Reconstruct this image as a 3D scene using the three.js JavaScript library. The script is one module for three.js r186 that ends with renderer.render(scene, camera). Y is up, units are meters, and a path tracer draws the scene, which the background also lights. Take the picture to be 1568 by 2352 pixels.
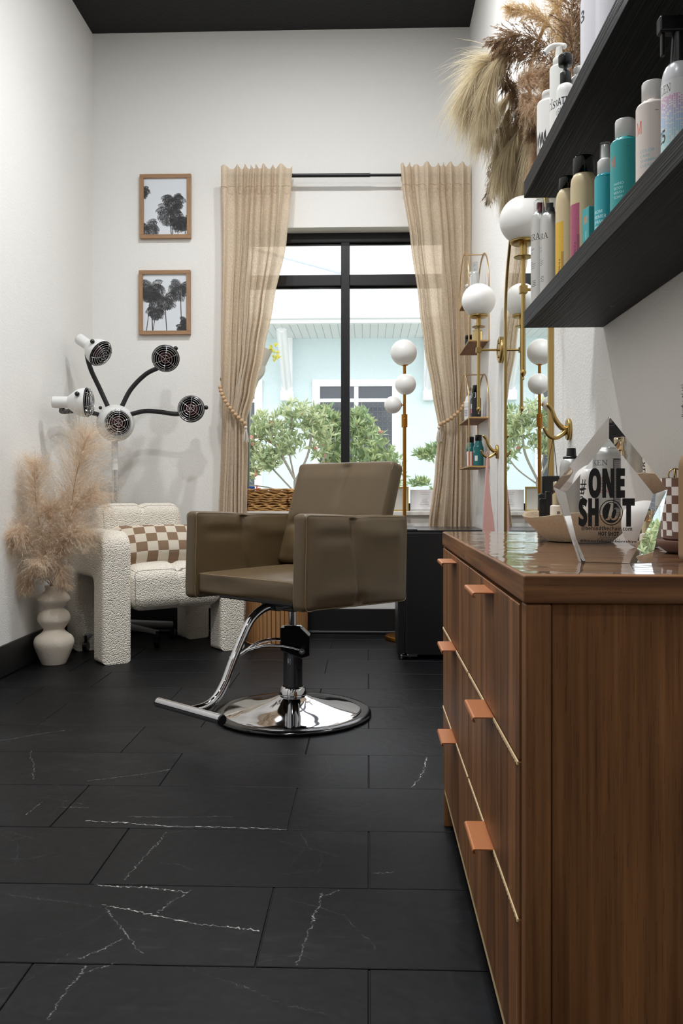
import * as THREE from 'three';
import { RoundedBoxGeometry } from 'three/addons/geometries/RoundedBoxGeometry.js';
import { ConvexGeometry } from 'three/addons/geometries/ConvexGeometry.js';
import { mergeGeometries, mergeVertices } from 'three/addons/utils/BufferGeometryUtils.js';
import { RectAreaLightUniformsLib } from 'three/addons/lights/RectAreaLightUniformsLib.js';

RectAreaLightUniformsLib.init();
// ---------------------------------------------------------------- camera, sky, exposure
const scene = new THREE.Scene();
const F_PIXELS = 1920;
const camera = new THREE.PerspectiveCamera(2 * Math.atan(1176 / F_PIXELS) * 180 / Math.PI, 1568 / 2352, 0.05, 200);
camera.position.set(0, 0.858, 0);
camera.rotation.y = Math.atan(61 / F_PIXELS);
camera.setViewOffset(1568, 2352, 0, 46, 1568, 2352);
scene.background = new THREE.Color(1.0, 1.03, 1.07);
scene.backgroundIntensity = 2.1;                     // bright overcast sky
const LAMP_WIDE = 345, LAMP_BEAM = 4.6, LAMP_COLOR = new THREE.Color(1, 1.02, 1.04);   // recessed ceiling downlights
const renderer = new THREE.WebGLRenderer();
renderer.toneMapping = THREE.LinearToneMapping;
renderer.toneMappingExposure = 1.18;
renderer.shadowMap.enabled = true;

// ---------------------------------------------------------------- helpers
const PI = Math.PI, V3 = (x, y, z) => new THREE.Vector3(x, y, z), V2 = (x, y) => new THREE.Vector2(x, y);
function rng(seed) { let s = seed | 0; return () => { s = (s + 0x6d2b79f5) | 0; let t = Math.imul(s ^ (s >>> 15), 1 | s); t = (t + Math.imul(t ^ (t >>> 7), 61 | t)) ^ t; return ((t ^ (t >>> 14)) >>> 0) / 4294967296; }; }
const lerp = (a, b, t) => a + (b - a) * t, clamp = (x, a = 0, b = 1) => Math.min(b, Math.max(a, x)), smooth = (a, b, x) => { const t = clamp((x - a) / (b - a)); return t * t * (3 - 2 * t); };
function hash(x, y) { let h = Math.imul(x, 374761393) + Math.imul(y, 668265263) | 0; h = Math.imul(h ^ (h >>> 13), 1274126177); return ((h ^ (h >>> 16)) >>> 0) / 4294967296; }
function vnoise(x, y, px = 1 << 20, py = 1 << 20) {
  const x0 = Math.floor(x), y0 = Math.floor(y), fx = x - x0, fy = y - y0, u = fx * fx * (3 - 2 * fx), v = fy * fy * (3 - 2 * fy);
  const m = (a, n) => ((a % n) + n) % n, a0 = m(x0, px), a1 = m(x0 + 1, px), b0 = m(y0, py), b1 = m(y0 + 1, py);
  return lerp(lerp(hash(a0, b0), hash(a1, b0), u), lerp(hash(a0, b1), hash(a1, b1), u), v);
}
function fbm(x, y, oct, px = 1 << 18, py = 1 << 18) { let s = 0, a = 0.5, n = 0; for (let i = 0; i < oct; i++) { s += a * vnoise(x, y, px, py); n += a; x *= 2; y *= 2; px *= 2; py *= 2; a *= 0.5; } return s / n; }
const names = new Map();
function numbered(name) { const n = names.get(name) ?? 0; names.set(name, n + 1); return n ? name + '_' + String(n).padStart(3, '0') : name; }
function mesh(name, geo, mat, parent) { const m = new THREE.Mesh(geo, mat); m.name = name; if (parent) parent.add(m); return m; }
function thing(name, label, category, pos = [0, 0, 0], turn = 0, group) {
  const o = new THREE.Group(); o.name = numbered(name); scene.add(o); o.position.set(...pos); o.rotation.y = turn;
  o.userData = { label, category }; if (group) o.userData.group = group; return o;
}
function struct(name, geo, mat, label, category) { const m = geo ? mesh(name, geo, mat, scene) : new THREE.Group(); m.name = name; if (!geo) scene.add(m); m.userData = { kind: 'structure', label, category }; return m; }
function dup(o, label, pos, turn = 0) { const c = o.clone(); c.name = numbered(o.name.replace(/_\d+$/, '')); scene.add(c); c.position.set(...pos); c.rotation.y = turn; c.userData = { ...o.userData, label }; return c; }
// box with uv in metres
function boxMap(g, s = 1, swap = false) {
  const p = g.attributes.position, n = g.attributes.normal, uv = new Float32Array(p.count * 2);
  for (let i = 0; i < p.count; i++) {
    const ax = Math.abs(n.getX(i)), ay = Math.abs(n.getY(i)), az = Math.abs(n.getZ(i)); let u, v;
    if (ax >= ay && ax >= az) { u = p.getZ(i); v = p.getY(i); } else if (ay >= az) { u = p.getX(i); v = p.getZ(i); } else { u = p.getX(i); v = p.getY(i); }
    if (swap) [u, v] = [v, u];
    uv[2 * i] = u * s; uv[2 * i + 1] = v * s;
  }
  g.setAttribute('uv', new THREE.BufferAttribute(uv, 2)); return g;
}
function box(x0, x1, y0, y1, z0, z1, swap) { const g = new THREE.BoxGeometry(x1 - x0, y1 - y0, z1 - z0); g.translate((x0 + x1) / 2, (y0 + y1) / 2, (z0 + z1) / 2); return boxMap(g, 1, swap); }
function rbox(x0, x1, y0, y1, z0, z1, r = 0.002, seg = 2, swap) { const g = new RoundedBoxGeometry(x1 - x0, y1 - y0, z1 - z0, seg, r); g.translate((x0 + x1) / 2, (y0 + y1) / 2, (z0 + z1) / 2); return boxMap(g, 1, swap); }
const merge = (list) => mergeGeometries(list.map((g) => { const k = g.index ? g.toNonIndexed() : g.clone(); for (const a of Object.keys(k.attributes)) if (!['position', 'normal', 'uv'].includes(a)) k.deleteAttribute(a); return k; }));
function lathe(points, seg = 40) { return new THREE.LatheGeometry(points.map(([r, y]) => V2(Math.max(r, 0.0001), y)), seg); }
function smoothProfile(pts, n = 60) { return new THREE.SplineCurve(pts.map(([r, y]) => V2(r, y))).getPoints(n).map((p) => [p.x, p.y]); }
function tube(pts, r, seg = 40, rad = 10, closed = false) { return new THREE.TubeGeometry(new THREE.CatmullRomCurve3(pts.map((p) => p.isVector3 ? p : V3(...p)), closed, 'centripetal'), seg, r, rad, closed); }
function rod(a, b, r, r2 = r, seg = 14) { a = V3(...a); b = V3(...b); const d = b.clone().sub(a), g = new THREE.CylinderGeometry(r2, r, d.length(), seg); g.translate(0, d.length() / 2, 0); g.applyQuaternion(new THREE.Quaternion().setFromUnitVectors(V3(0, 1, 0), d.normalize())); g.translate(a.x, a.y, a.z); return g; }
function ball(x, y, z, r, w = 28, h = 20) { const g = new THREE.SphereGeometry(r, w, h); g.translate(x, y, z); return g; }
// padded panel: rounded box, finely divided, faces pushed by bulge(u, v, axis side)
function pad(w, h, d, r, n, bulge) {
  const g0 = new THREE.BoxGeometry(w, h, d, n[0], n[1], n[2]); g0.deleteAttribute('uv'); g0.deleteAttribute('normal'); const g = mergeVertices(g0, 1e-5), p = g.attributes.position, v = V3(), c = V3();
  const hx = w / 2, hy = h / 2, hz = d / 2;
  for (let i = 0; i < p.count; i++) {
    v.fromBufferAttribute(p, i); const o = v.clone();
    c.set(clamp(v.x, -hx + r, hx - r), clamp(v.y, -hy + r, hy - r), clamp(v.z, -hz + r, hz - r));
    v.sub(c); if (v.lengthSq() > 0) v.setLength(r * (v.lengthSq() > 0 ? 1 : 0)); v.add(c);
    if (bulge) bulge(v, o);
    p.setXYZ(i, v.x, v.y, v.z);
  }
  g.computeVertexNormals(); return boxMap(g);
}
// textures
function dataTex(w, h, fn, srgb, wrap = true) {
  const a = new Uint8Array(w * h * 4); for (let y = 0; y < h; y++) for (let x = 0; x < w; x++) { const c = fn(x / w, y / h, x, y), i = (y * w + x) * 4; if (typeof c === 'number') a[i] = a[i + 1] = a[i + 2] = clamp(c) * 255; else { a[i] = clamp(c[0], 0, 255); a[i + 1] = clamp(c[1], 0, 255); a[i + 2] = clamp(c[2], 0, 255); } a[i + 3] = 255; }
  const t = new THREE.DataTexture(a, w, h); t.magFilter = THREE.LinearFilter; if (wrap) t.wrapS = t.wrapT = THREE.RepeatWrapping; if (srgb) t.colorSpace = THREE.SRGBColorSpace; t.needsUpdate = true; return t;
}
function canvasTex(w, h, draw, wrap) { const c = document.createElement('canvas'); c.width = w; c.height = h; draw(c.getContext('2d'), w, h); const t = new THREE.CanvasTexture(c); t.colorSpace = THREE.SRGBColorSpace; if (wrap) t.wrapS = t.wrapT = THREE.RepeatWrapping; return t; }
function rep(t, u, v) { const k = t.clone(); k.repeat.set(u, v); k.needsUpdate = true; return k; }
const M = (o) => new THREE.MeshPhysicalMaterial(o);

// ---------------------------------------------------------------- materials
const plasterBump = dataTex(512, 512, (u, v) => smooth(0.35, 0.75, fbm(u * 96, v * 96, 3, 96, 96)), false);
const wallMat = M({ color: 0xe7e5e1, roughness: 0.75, bumpMap: rep(plasterBump, 2.2, 2.2), bumpScale: 0.0004 });
const whitePaint = M({ color: 0xe8e6e0, roughness: 0.5 });
const ceilMat = M({ color: 0x161617, roughness: 0.85, bumpMap: rep(plasterBump, 1, 1), bumpScale: 0.001 });
const blackTrim = M({ color: 0x131314, roughness: 0.45 });
const blackMetal = M({ color: 0x18181a, roughness: 0.4, metalness: 0.2 });
const blackPlastic = M({ color: 0x111112, roughness: 0.3 });
const blackGloss = M({ color: 0x0b0b0c, roughness: 0.12 });
const gold = M({ color: 0xb6995f, roughness: 0.3, metalness: 1 });
const goldDeep = M({ color: 0xa8712c, roughness: 0.36, metalness: 1 });
const goldPale = M({ color: 0xc9a878, roughness: 0.32, metalness: 1 });
const chrome = M({ color: 0xd9d9dc, roughness: 0.05, metalness: 1 });
const chromeDark = M({ color: 0xa8a8ac, roughness: 0.08, metalness: 1 });
const whitePlastic = M({ color: 0xdedcd8, roughness: 0.38 });
const opal = M({ color: 0xe9e7e3, roughness: 0.42 });
const glassPane = M({ color: 0xffffff, transmission: 1, thickness: 0, roughness: 0, ior: 1.5 });
const clearPlastic = M({ color: 0xf2f4f4, transmission: 1, thickness: 0, roughness: 0.1, ior: 1.45 });
const crystal = M({ color: 0xffffff, transmission: 1, thickness: 0.03, roughness: 0, ior: 1.5 });
const mirrorMat = M({ color: 0xe9edec, roughness: 0.0, metalness: 1 });
function wood(w, h, dark, light, seed, cath = 0) {
  return dataTex(w, h, (u, v) => {
    const warp = fbm(u * 4 + seed, v * 3, 2) * 0.5; let n = fbm(u * 26 + warp + seed * 7, v * 2.2 + seed, 4) * 0.62 + fbm(u * 150 + seed, v * 5, 2) * 0.28;
    if (cath) { const r = Math.abs(Math.sin((u - 0.55) * 9 + 6 * Math.pow(Math.abs(u - 0.62), 1.5) * (1 + v) + v * 3.2 + fbm(u * 5, v * 4, 2) * 2.4)); n += cath * (r - 0.5) * smooth(0.5, 0.1, Math.abs(u - 0.62)); }
    const pore = hash(Math.floor(u * w), Math.floor(v * h / 26 + hash(Math.floor(u * w), 3) * 9)) > 0.93 ? -0.16 : 0;
    const t = clamp((n - 0.2) * 1.25 + pore); return [lerp(dark[0], light[0], t), lerp(dark[1], light[1], t), lerp(dark[2], light[2], t)];
  }, true);
}
const oakTex = wood(1024, 1024, [90, 57, 33], [196, 139, 88], 3), oakSideTex = wood(1024, 1024, [90, 57, 33], [196, 139, 88], 11, 0.2);
const oak = M({ map: rep(oakTex, 1.6, 1), roughness: 0.5, specularIntensity: 0.6 }), oakSide = M({ map: rep(oakSideTex, 1.3, 0.8), roughness: 0.6, specularIntensity: 0.35 });
const oakTop = M({ map: rep(oakTex, 1.4, 1.2), roughness: 0.5, specularIntensity: 0.6 });
const slatWood = M({ map: rep(wood(256, 512, [150, 104, 62], [222, 172, 118], 31), 3, 1.2), roughness: 0.5 });
const ashBlackTex = dataTex(512, 512, (u, v) => { const n = fbm(u * 3.0, v * 70, 4, 3, 70); const s = smooth(0.52, 0.78, n) * 20; return [13 + s, 13 + s, 14.5 + s * 1.05]; }, true);
const ashBlackBump = dataTex(512, 512, (u, v) => fbm(u * 3.0, v * 70, 4, 3, 70), false);
const ashBlack = M({ map: rep(ashBlackTex, 2, 5), bumpMap: rep(ashBlackBump, 2, 5), bumpScale: 0.0012, roughness: 0.5, specularIntensity: 0.25 });

// ---------------------------------------------------------------- room (z = minus the distance from the camera)
const XL = -1.69, XR = 0.614, ZB = -5.08, ZF = 3.4, HC = 3.671;
const WX0 = -0.795, WX1 = 0.51, WY0 = 0.738, WY1 = 2.468;
struct('wall_left', box(XL - 0.12, XL, 0, HC, ZB - 0.2, ZF + 0.12), wallMat, 'white plaster wall on the left side of the room', 'wall');
struct('wall_right', box(XR, XR + 0.12, 0, HC, ZB - 0.2, ZF + 0.12), wallMat, 'white plaster wall carrying the mirror and shelves', 'wall');
struct('wall_front', box(XL, XR, 0, HC, ZF, ZF + 0.12), wallMat, 'white plaster wall behind the viewer', 'wall');
struct('wall_back', merge([box(XL, XR, 0, WY0, ZB - 0.2, ZB), box(XL, XR, WY1, HC, ZB - 0.2, ZB), box(XL, WX0, WY0, WY1, ZB - 0.2, ZB), box(WX1, XR, WY0, WY1, ZB - 0.2, ZB)]), wallMat, 'white plaster end wall around the black window', 'wall');
struct('ceiling', box(XL - 0.12, XR + 0.12, HC, HC + 0.12, ZB - 0.2, ZF + 0.12), ceilMat, 'matt black painted ceiling', 'ceiling');
// baseboards
const BBH = 0.15;
struct('baseboard_left', rbox(XL, XL + 0.014, 0.006, BBH, ZB, ZF, 0.003), blackTrim, 'tall black baseboard along the left wall', 'baseboard');
struct('baseboard_back', rbox(XL + 0.014, XR - 0.014, 0.006, BBH, ZB, ZB + 0.014, 0.003), blackTrim, 'tall black baseboard under the window', 'baseboard');
struct('baseboard_right', rbox(XR - 0.014, XR, 0.006, BBH, ZB, ZF, 0.003), blackTrim, 'tall black baseboard along the right wall', 'baseboard');
const shoeStrip = struct('trim_1', rbox(XL + 0.014, XR - 0.014, 0.004, 0.018, ZB + 0.014, ZB + 0.03, 0.004), M({ color: 0x3f4044, roughness: 0.35 }), 'grey strip at the foot of the back baseboard', 'trim');

// floor: dark slate tiles in a third bond, each its own piece over a dark bed
const VEINS = [[3,-0.6,1.81,-0.54,1.8,-0.48,1.8,-0.43,1.79,-0.39,1.78],[3,-0.55,1.72,-0.48,1.7,-0.43,1.68,-0.34,1.65,-0.27,1.64,-0.21,1.63],[2,-0.43,1.69,-0.41,1.74,-0.38,1.79],[2,-0.54,1.71,-0.52,1.68,-0.47,1.61,-0.42,1.54],[2,-0.47,1.59,-0.5,1.55,-0.53,1.52],[1,-0.77,1.76,-0.69,1.74,-0.63,1.73,-0.55,1.71],[2,-0.51,1.5,-0.51,1.47,-0.52,1.43,-0.52,1.38,-0.52,1.34],[2,-0.5,1.48,-0.46,1.51],[1,-0.33,1.5,-0.27,1.47,-0.21,1.44,-0.15,1.4,-0.07,1.37],[2,-0.1,1.79,-0.1,1.74,-0.11,1.69,-0.11,1.67,-0.12,1.6,-0.13,1.51],[2,-0.1,1.77,-0.06,1.8],[2,-0.51,2.1,-0.51,2.04,-0.52,1.99,-0.53,1.91,-0.54,1.83],[1,-0.5,2.09,-0.46,2.11],[3,-0.74,2.16,-0.63,2.15,-0.51,2.13,-0.37,2.13,-0.21,2.12],[2,-0.64,2.19,-0.53,2.19,-0.36,2.2],[2,-0.83,2.46,-0.73,2.5,-0.65,2.54,-0.61,2.57],[1,-0.52,2.5,-0.48,2.57,-0.4,2.62,-0.36,2.68],[3,0.19,2.71,0.17,2.57,0.13,2.44],[2,-1.12,2.75,-1.09,2.67,-1.05,2.6,-1.0,2.47],[2,-1.27,2.84,-1.16,2.93,-1.07,2.99],[1,-1.19,3.04,-1.07,3.0],[2,-0.91,2.19,-0.9,2.29],[1,-0.84,2.18,-0.84,2.33],[1,-0.94,2.1,-0.88,2.07,-0.82,2.04],[1,-0.9,2.02,-0.81,2.08],[1,-0.73,2.0,-0.63,1.95],[1,-0.27,2.08,-0.14,2.01,-0.07,1.97],[1,-0.2,1.87,-0.12,1.89],[1,-0.11,1.98,-0.11,1.88],[2,0.01,1.88,0.06,1.89],[1,-0.83,2.97,-0.71,3.0],[2,-0.83,2.25,-0.76,2.25],[1,-0.71,2.34,-0.53,2.35],[1,-0.12,2.25,-0.02,2.27],[1,-0.09,4.23,-0.03,4.08,0.01,3.97],[1,0.09,3.63,0.1,3.53,0.13,3.43],[1,-0.2,4.07,-0.13,4.25],[1,-0.23,4.83,-0.21,5.1],[1,-0.76,3.95,-0.79,3.74],[1,-0.61,3.75,-0.49,3.77]];
const ROW = 0.3055, LEN = 0.611, R0 = 0.894, FD = 7 * ROW, FW = XR - XL;
function floorTex(d0, seed) {
  const W = 1792, H = 1664, r = rng(seed);
  return canvasTex(W, H, (g) => {
    const img = g.createImageData(W, H), a = img.data;
    for (let y = 0; y < H; y++) for (let x = 0; x < W; x++) {
      const X = x / W * FW, D = y / H * FD, row = Math.floor(D / ROW), tile = Math.floor((X + XL + (row % 2 ? 0 : 0) + 4) / LEN);
      const big = fbm(X * 3 + seed + row * 3.1, D * 6, 4), fine = fbm(X * 60 + seed, D * 60, 2), smear = fbm(X * 14 + row * 5, D * 60 + seed, 3);
      let k = 9 + 10 * smooth(0.4, 0.85, big) + 9 * (fine - 0.5) + 12 * smooth(0.6, 0.85, smear) * smooth(0.4, 0.7, big);
      const sp = hash(x, y + seed * 977) > 0.9985 ? 22 : 0; k += sp;
      const i = (y * W + x) * 4; a[i] = k; a[i + 1] = k + 0.6; a[i + 2] = k + 3.2; a[i + 3] = 255;
    }
    g.putImageData(img, 0, 0);
    const line = (pts, w, al) => {
      g.lineJoin = g.lineCap = 'round';
      for (let i = 0; i + 3 < pts.length; i += 2) {
        const n = 14; let px, py;
        for (let k = 0; k <= n; k++) {
          const t = k / n, X = lerp(pts[i], pts[i + 2], t) + (r() - 0.5) * 0.007, D = lerp(pts[i + 1], pts[i + 3], t) + (r() - 0.5) * 0.007, x = (X - XL) / FW * W, y = (D - d0) / FD * H;
          if (k) { const s = 0.35 + r() * 0.9; g.strokeStyle = `rgba(196,194,188,${clamp(al * s)})`; g.lineWidth = w * (0.5 + r()); g.beginPath(); g.moveTo(px, py); g.lineTo(x, y); g.stroke(); if (r() < 0.14) { g.lineWidth = 0.8; g.strokeStyle = `rgba(180,178,172,${al * 0.4})`; g.beginPath(); g.moveTo(x, y); g.lineTo(x + (r() - 0.5) * 40, y + (r() - 0.5) * 40); g.stroke(); } }
          px = x; py = y;
        }
      }
    };
    for (const [k, ...p] of VEINS) line(p, [0, 0.9, 1.5, 2.1][k], [0, 0.26, 0.48, 0.78][k]);
    for (let i = 0; i < 46; i++) { const x = XL + r() * FW, d = d0 + r() * FD, t = r() * PI, l = 0.06 + r() * 0.22; line([x, d, x + Math.cos(t) * l * 0.5, d + Math.sin(t) * l * 0.5, x + Math.cos(t + 0.3) * l, d + Math.sin(t + 0.3) * l], 1, 0.16 + r() * 0.14); }
  });
}
const tileMats = [floorTex(R0, 5), floorTex(R0 + FD, 9)].map((t) => { t.wrapS = t.wrapT = THREE.RepeatWrapping; return M({ map: t, roughness: 0.48, specularIntensity: 0.4, bumpMap: rep(plasterBump, 1, 1), bumpScale: 0.0004 }); });
const floor = struct('floor', box(XL - 0.12, XR + 0.12, -0.12, -0.004, ZB - 0.2, ZF + 0.12), M({ color: 0x121214, roughness: 0.9 }), 'floor of black veined slate tiles in a staggered pattern', 'floor');
function tileGeo(x0, x1, d0, d1, D0) {          // top at y = 0, small chamfer
  const b = 0.0012, h = 0.008, P = [], U = [], I = [], ring = [[x0, d0], [x1, d0], [x1, d1], [x0, d1]];
  const put = (x, y, d) => { P.push(x, y, -d); U.push((x - XL) / FW, 1 - (d - D0) / FD); return P.length / 3 - 1; };
  const ins = [[x0 + b, d0 + b], [x1 - b, d0 + b], [x1 - b, d1 - b], [x0 + b, d1 - b]];
  const quad = (a, b2, c, d) => { const i = [a, b2, c, d].map((q) => put(...q)); I.push(i[0], i[1], i[2], i[0], i[2], i[3]); };
  quad(...ins.map(([x, d]) => [x, 0, d]));
  for (let k = 0; k < 4; k++) { const n = (k + 1) % 4; quad([ring[k][0], -b, ring[k][1]], [ring[n][0], -b, ring[n][1]], [ins[n][0], 0, ins[n][1]], [ins[k][0], 0, ins[k][1]]); quad([ring[k][0], -h, ring[k][1]], [ring[n][0], -h, ring[n][1]], [ring[n][0], -b, ring[n][1]], [ring[k][0], -b, ring[k][1]]); }
  const g = new THREE.BufferGeometry(); g.setAttribute('position', new THREE.Float32BufferAttribute(P, 3)); g.setAttribute('uv', new THREE.Float32BufferAttribute(U, 2)); g.setIndex(I); const q = g.toNonIndexed(); q.computeVertexNormals(); return q;
}
for (let k = -17; k < 12; k++) {
  const d0 = 1.505 + k * ROW, d1 = Math.min(d0 + ROW, -ZB); if (d0 > -ZB - 0.02) break;
  const off = ((k % 2) + 2) % 2 ? 0.002 : -0.204;
  for (let j = -4; j < 3; j++) {
    const a = Math.max(XL, off + j * LEN), b = Math.min(XR, off + (j + 1) * LEN); if (b - a < 0.01) continue;
    const far = d0 >= R0 + FD - 0.01, D0 = far ? R0 + FD : d0 < R0 - FD - 0.01 ? R0 - 2 * FD : d0 < R0 - 0.01 ? R0 - FD : R0, gr = 0.0016;
    mesh('tile', tileGeo(a + gr, b - gr, d0 + gr, d1 - gr, D0), tileMats[far ? 1 : 0], floor);
  }
}

// recessed downlights in the ceiling
for (const [x, d, power, where] of [[-0.58, 3.58, 0.76, 'round recessed ceiling light near the window on the left'], [-0.12, 3.58, 0.76, 'round recessed ceiling light near the window on the right'], [-0.35, 1.75, 1.5, 'round recessed ceiling light in the middle of the room'], [-0.6, -0.2, 0.55, 'round recessed ceiling light above the viewer'], [-0.7, -2.2, 0.2, 'round recessed ceiling light at the entrance end']]) {
  const t = thing('ceiling_light', where, 'light', [x, HC, -d], 0, 'recessed ceiling downlights');
  mesh('trim_ring', lathe([[0.07, 0], [0.095, 0], [0.096, -0.004], [0.09, -0.008], [0.07, -0.006], [0.07, 0]], 40), whitePlastic, t);
  mesh('lens', new THREE.CircleGeometry(0.07, 32).rotateX(PI / 2).translate(0, -0.003, 0), new THREE.MeshStandardMaterial({ color: 0xffffff, emissive: LAMP_COLOR, emissiveIntensity: 20 }), t);
  const w = new THREE.RectAreaLight(LAMP_COLOR, LAMP_WIDE * power, 0.125, 0.125); w.name = 'downlight_wide'; w.position.set(0, -0.012, 0); w.rotation.x = -PI / 2; t.add(w);
  const l = new THREE.SpotLight(LAMP_COLOR, LAMP_BEAM * power, 0, 1.2, 0.85, 2); l.name = 'downlight_beam'; l.position.set(0, -0.02, 0); l.target.position.set(0, -3, 0); l.shadow.radius = 3.2; t.add(l, l.target);
}

// ---------------------------------------------------------------- window
{
  const w = struct('window_1', merge([rbox(WX0, WX1, WY1 - 0.058, WY1, -5.25, -5.19, 0.003), rbox(WX0, WX1, WY0, WY0 + 0.05, -5.25, -5.19, 0.003), rbox(WX0, WX0 + 0.05, WY0, WY1, -5.25, -5.19, 0.003), rbox(WX1 - 0.05, WX1, WY0, WY1, -5.25, -5.19, 0.003)]), blackMetal, 'black framed four pane window in the end wall', 'window');
  const MX = -0.141;
  mesh('mullion', rbox(MX - 0.027, MX + 0.027, WY0 + 0.05, WY1 - 0.058, -5.25, -5.185, 0.003), blackMetal, w);
  mesh('transom_bar', merge([rbox(WX0 + 0.05, MX - 0.027, 2.14, 2.208, -5.25, -5.188, 0.003), rbox(MX + 0.027, WX1 - 0.05, 2.14, 2.208, -5.25, -5.188, 0.003)]), blackMetal, w);
  for (const [a, b] of [[WX0 + 0.05, MX - 0.027], [MX + 0.027, WX1 - 0.05]]) for (const [c, d] of [[WY0 + 0.05, 2.14], [2.208, WY1 - 0.058]]) {
    const g = new THREE.PlaneGeometry(b - a, d - c); g.translate((a + b) / 2, (c + d) / 2, -5.225); mesh('pane', g, glassPane, w);
  }
  mesh('stop_bead', merge([rbox(WX0 + 0.05, WX1 - 0.05, WY1 - 0.07, WY1 - 0.058, -5.235, -5.215, 0.002), rbox(WX0 + 0.05, WX1 - 0.05, 2.128, 2.14, -5.235, -5.215, 0.002)]), blackGloss, w);
  struct('trim_2', rbox(WX0 - 0.03, WX1 + 0.03, WY0 - 0.022, WY0 + 0.002, -5.19, -5.055, 0.004), whitePaint, 'white window sill board', 'sill');
}
// ---------------------------------------------------------------- outside
{
  const lawn = struct('ground_outside', box(-16, 16, -0.4, -0.15, -40, -5.4), M({ color: 0x8f9484, roughness: 0.95 }), 'lawn outside the window', 'lawn');
  const blueWall = M({ color: 0xd8e7ea, roughness: 0.85, bumpMap: rep(plasterBump, 0.6, 0.6), bumpScale: 0.003 }), white = M({ color: 0xf2f3f4, roughness: 0.6 }), roofM = M({ color: 0xe9edf3, roughness: 0.45, metalness: 0.1 }), dark = M({ color: 0x5a5e66, roughness: 0.15 }), bar = M({ color: 0x6a6c70, roughness: 0.6 });
  const b = thing('neighbouring_house', 'pale blue house with white metal roof seen through the window', 'house', [0, -0.15, -17]);
  const Y = 0.15;   // group sits at ground level
  mesh('wall', box(-9, 9, 0, 4.0 + Y, -0.3, 0), blueWall, b);
  mesh('fascia', rbox(-9, 9, 3.99 + Y, 4.15 + Y, 1.42, 1.5, 0.01), white, b);
  mesh('gutter', rbox(-9, 9, 4.06 + Y, 4.17 + Y, 1.5, 1.6, 0.03), white, b);
  for (let i = 0; i < 60; i++) mesh('soffit_board', rbox(-4.5 + i * 0.1515, -4.5 + i * 0.1515 + 0.143, 3.985 + Y, 4.0 + Y, 0, 1.42, 0.004), white, b);
  mesh('soffit_backing', box(-9, 9, 4.001 + Y, 4.012 + Y, 0, 1.42), white, b);
  const ridgeD = -5.5, ridgeY = 6.46;
  const roofG = new THREE.BufferGeometry(); roofG.setAttribute('position', new THREE.Float32BufferAttribute([-9, 4.16 + Y, 1.56, 9, 4.16 + Y, 1.56, 9, ridgeY + Y, ridgeD, -9, ridgeY + Y, ridgeD, -9, 4.02 + Y, 1.4, 9, 4.02 + Y, 1.4], 3)); roofG.setIndex([0, 1, 2, 0, 2, 3, 4, 5, 1, 4, 1, 0]);
  const rg = roofG.toNonIndexed(); rg.computeVertexNormals(); boxMap(rg); mesh('roof', rg, roofM, b);
  for (let i = 0; i < 40; i++) { const x = -5 + i * 0.27; mesh('roof_rib', rod([x, 4.17 + Y, 1.58], [x, ridgeY + Y + 0.01, ridgeD], 0.022, 0.022, 6), roofM, b); }
  mesh('ridge_cap', rbox(-9, 9, ridgeY + Y - 0.05, ridgeY + Y + 0.05, ridgeD - 0.1, ridgeD + 0.12, 0.03), M({ color: 0xc9cdd6, roughness: 0.5 }), b);
  for (const x of [-1.64, 1.235, 4.1, -4.5]) {
    const k = mesh('eave_bracket', merge([rbox(x - 0.11, x + 0.11, 2.8 + Y, 3.985 + Y, 0, 0.16, 0.01), rod([x, 2.95 + Y, 0.12], [x, 3.94 + Y, 1.2], 0.1, 0.1, 4)]), white, b);
    mesh('bracket_foot', rbox(x - 0.13, x + 0.13, 2.7 + Y, 2.9 + Y, 0, 0.22, 0.015), white, k);
  }
  const glassD = M({ color: 0x4d525a, roughness: 0.06 });
  const win = (x0, name) => {   // two casements side by side under small top lights
    const k = mesh('window_frame', merge([rbox(x0, x0 + 1.78, 3.0 + Y, 3.146 + Y, 0, 0.06, 0.01), rbox(x0, x0 + 0.16, 0.9 + Y, 3.0 + Y, 0, 0.06, 0.01), rbox(x0 + 1.62, x0 + 1.78, 0.9 + Y, 3.0 + Y, 0, 0.06, 0.01), rbox(x0 + 0.85, x0 + 0.94, 0.9 + Y, 3.0 + Y, 0, 0.045, 0.008), rbox(x0 + 0.16, x0 + 1.62, 2.68 + Y, 2.755 + Y, 0, 0.04, 0.008), rbox(x0 - 0.05, x0 + 1.83, 0.78 + Y, 0.9 + Y, 0, 0.1, 0.01)]), white, b);
    for (const [a, c] of [[x0 + 0.16, x0 + 0.85], [x0 + 0.94, x0 + 1.62]]) for (const [y0, y1] of [[0.9, 2.68], [2.755, 3.0]]) mesh('pane', box(a, c, y0 + Y, y1 + Y, 0.002, 0.012), glassD, k);
    if (name) { const gr = []; for (let i = 1; i < 7; i++) for (const a of [x0 + 0.16, x0 + 0.94]) gr.push(box(a + i * 0.097 - 0.006, a + i * 0.097 + 0.006, 1.6 + Y, 2.66 + Y, 0.014, 0.018)); for (let i = 0; i < 10; i++) for (const a of [x0 + 0.16, x0 + 0.94]) gr.push(box(a, a + 0.68, 1.7 + i * 0.098 + Y, 1.712 + i * 0.098 + Y, 0.014, 0.018)); mesh('window_grid', merge(gr), bar, k); }
  };
  win(-1.135, true); win(-3.93, false); win(2.3, false);
  // second roof rising behind on the left
  const c = thing('metal_roof', 'white metal hip roof rising behind the blue house', 'roof', [0, -0.15, -24]);
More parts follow.
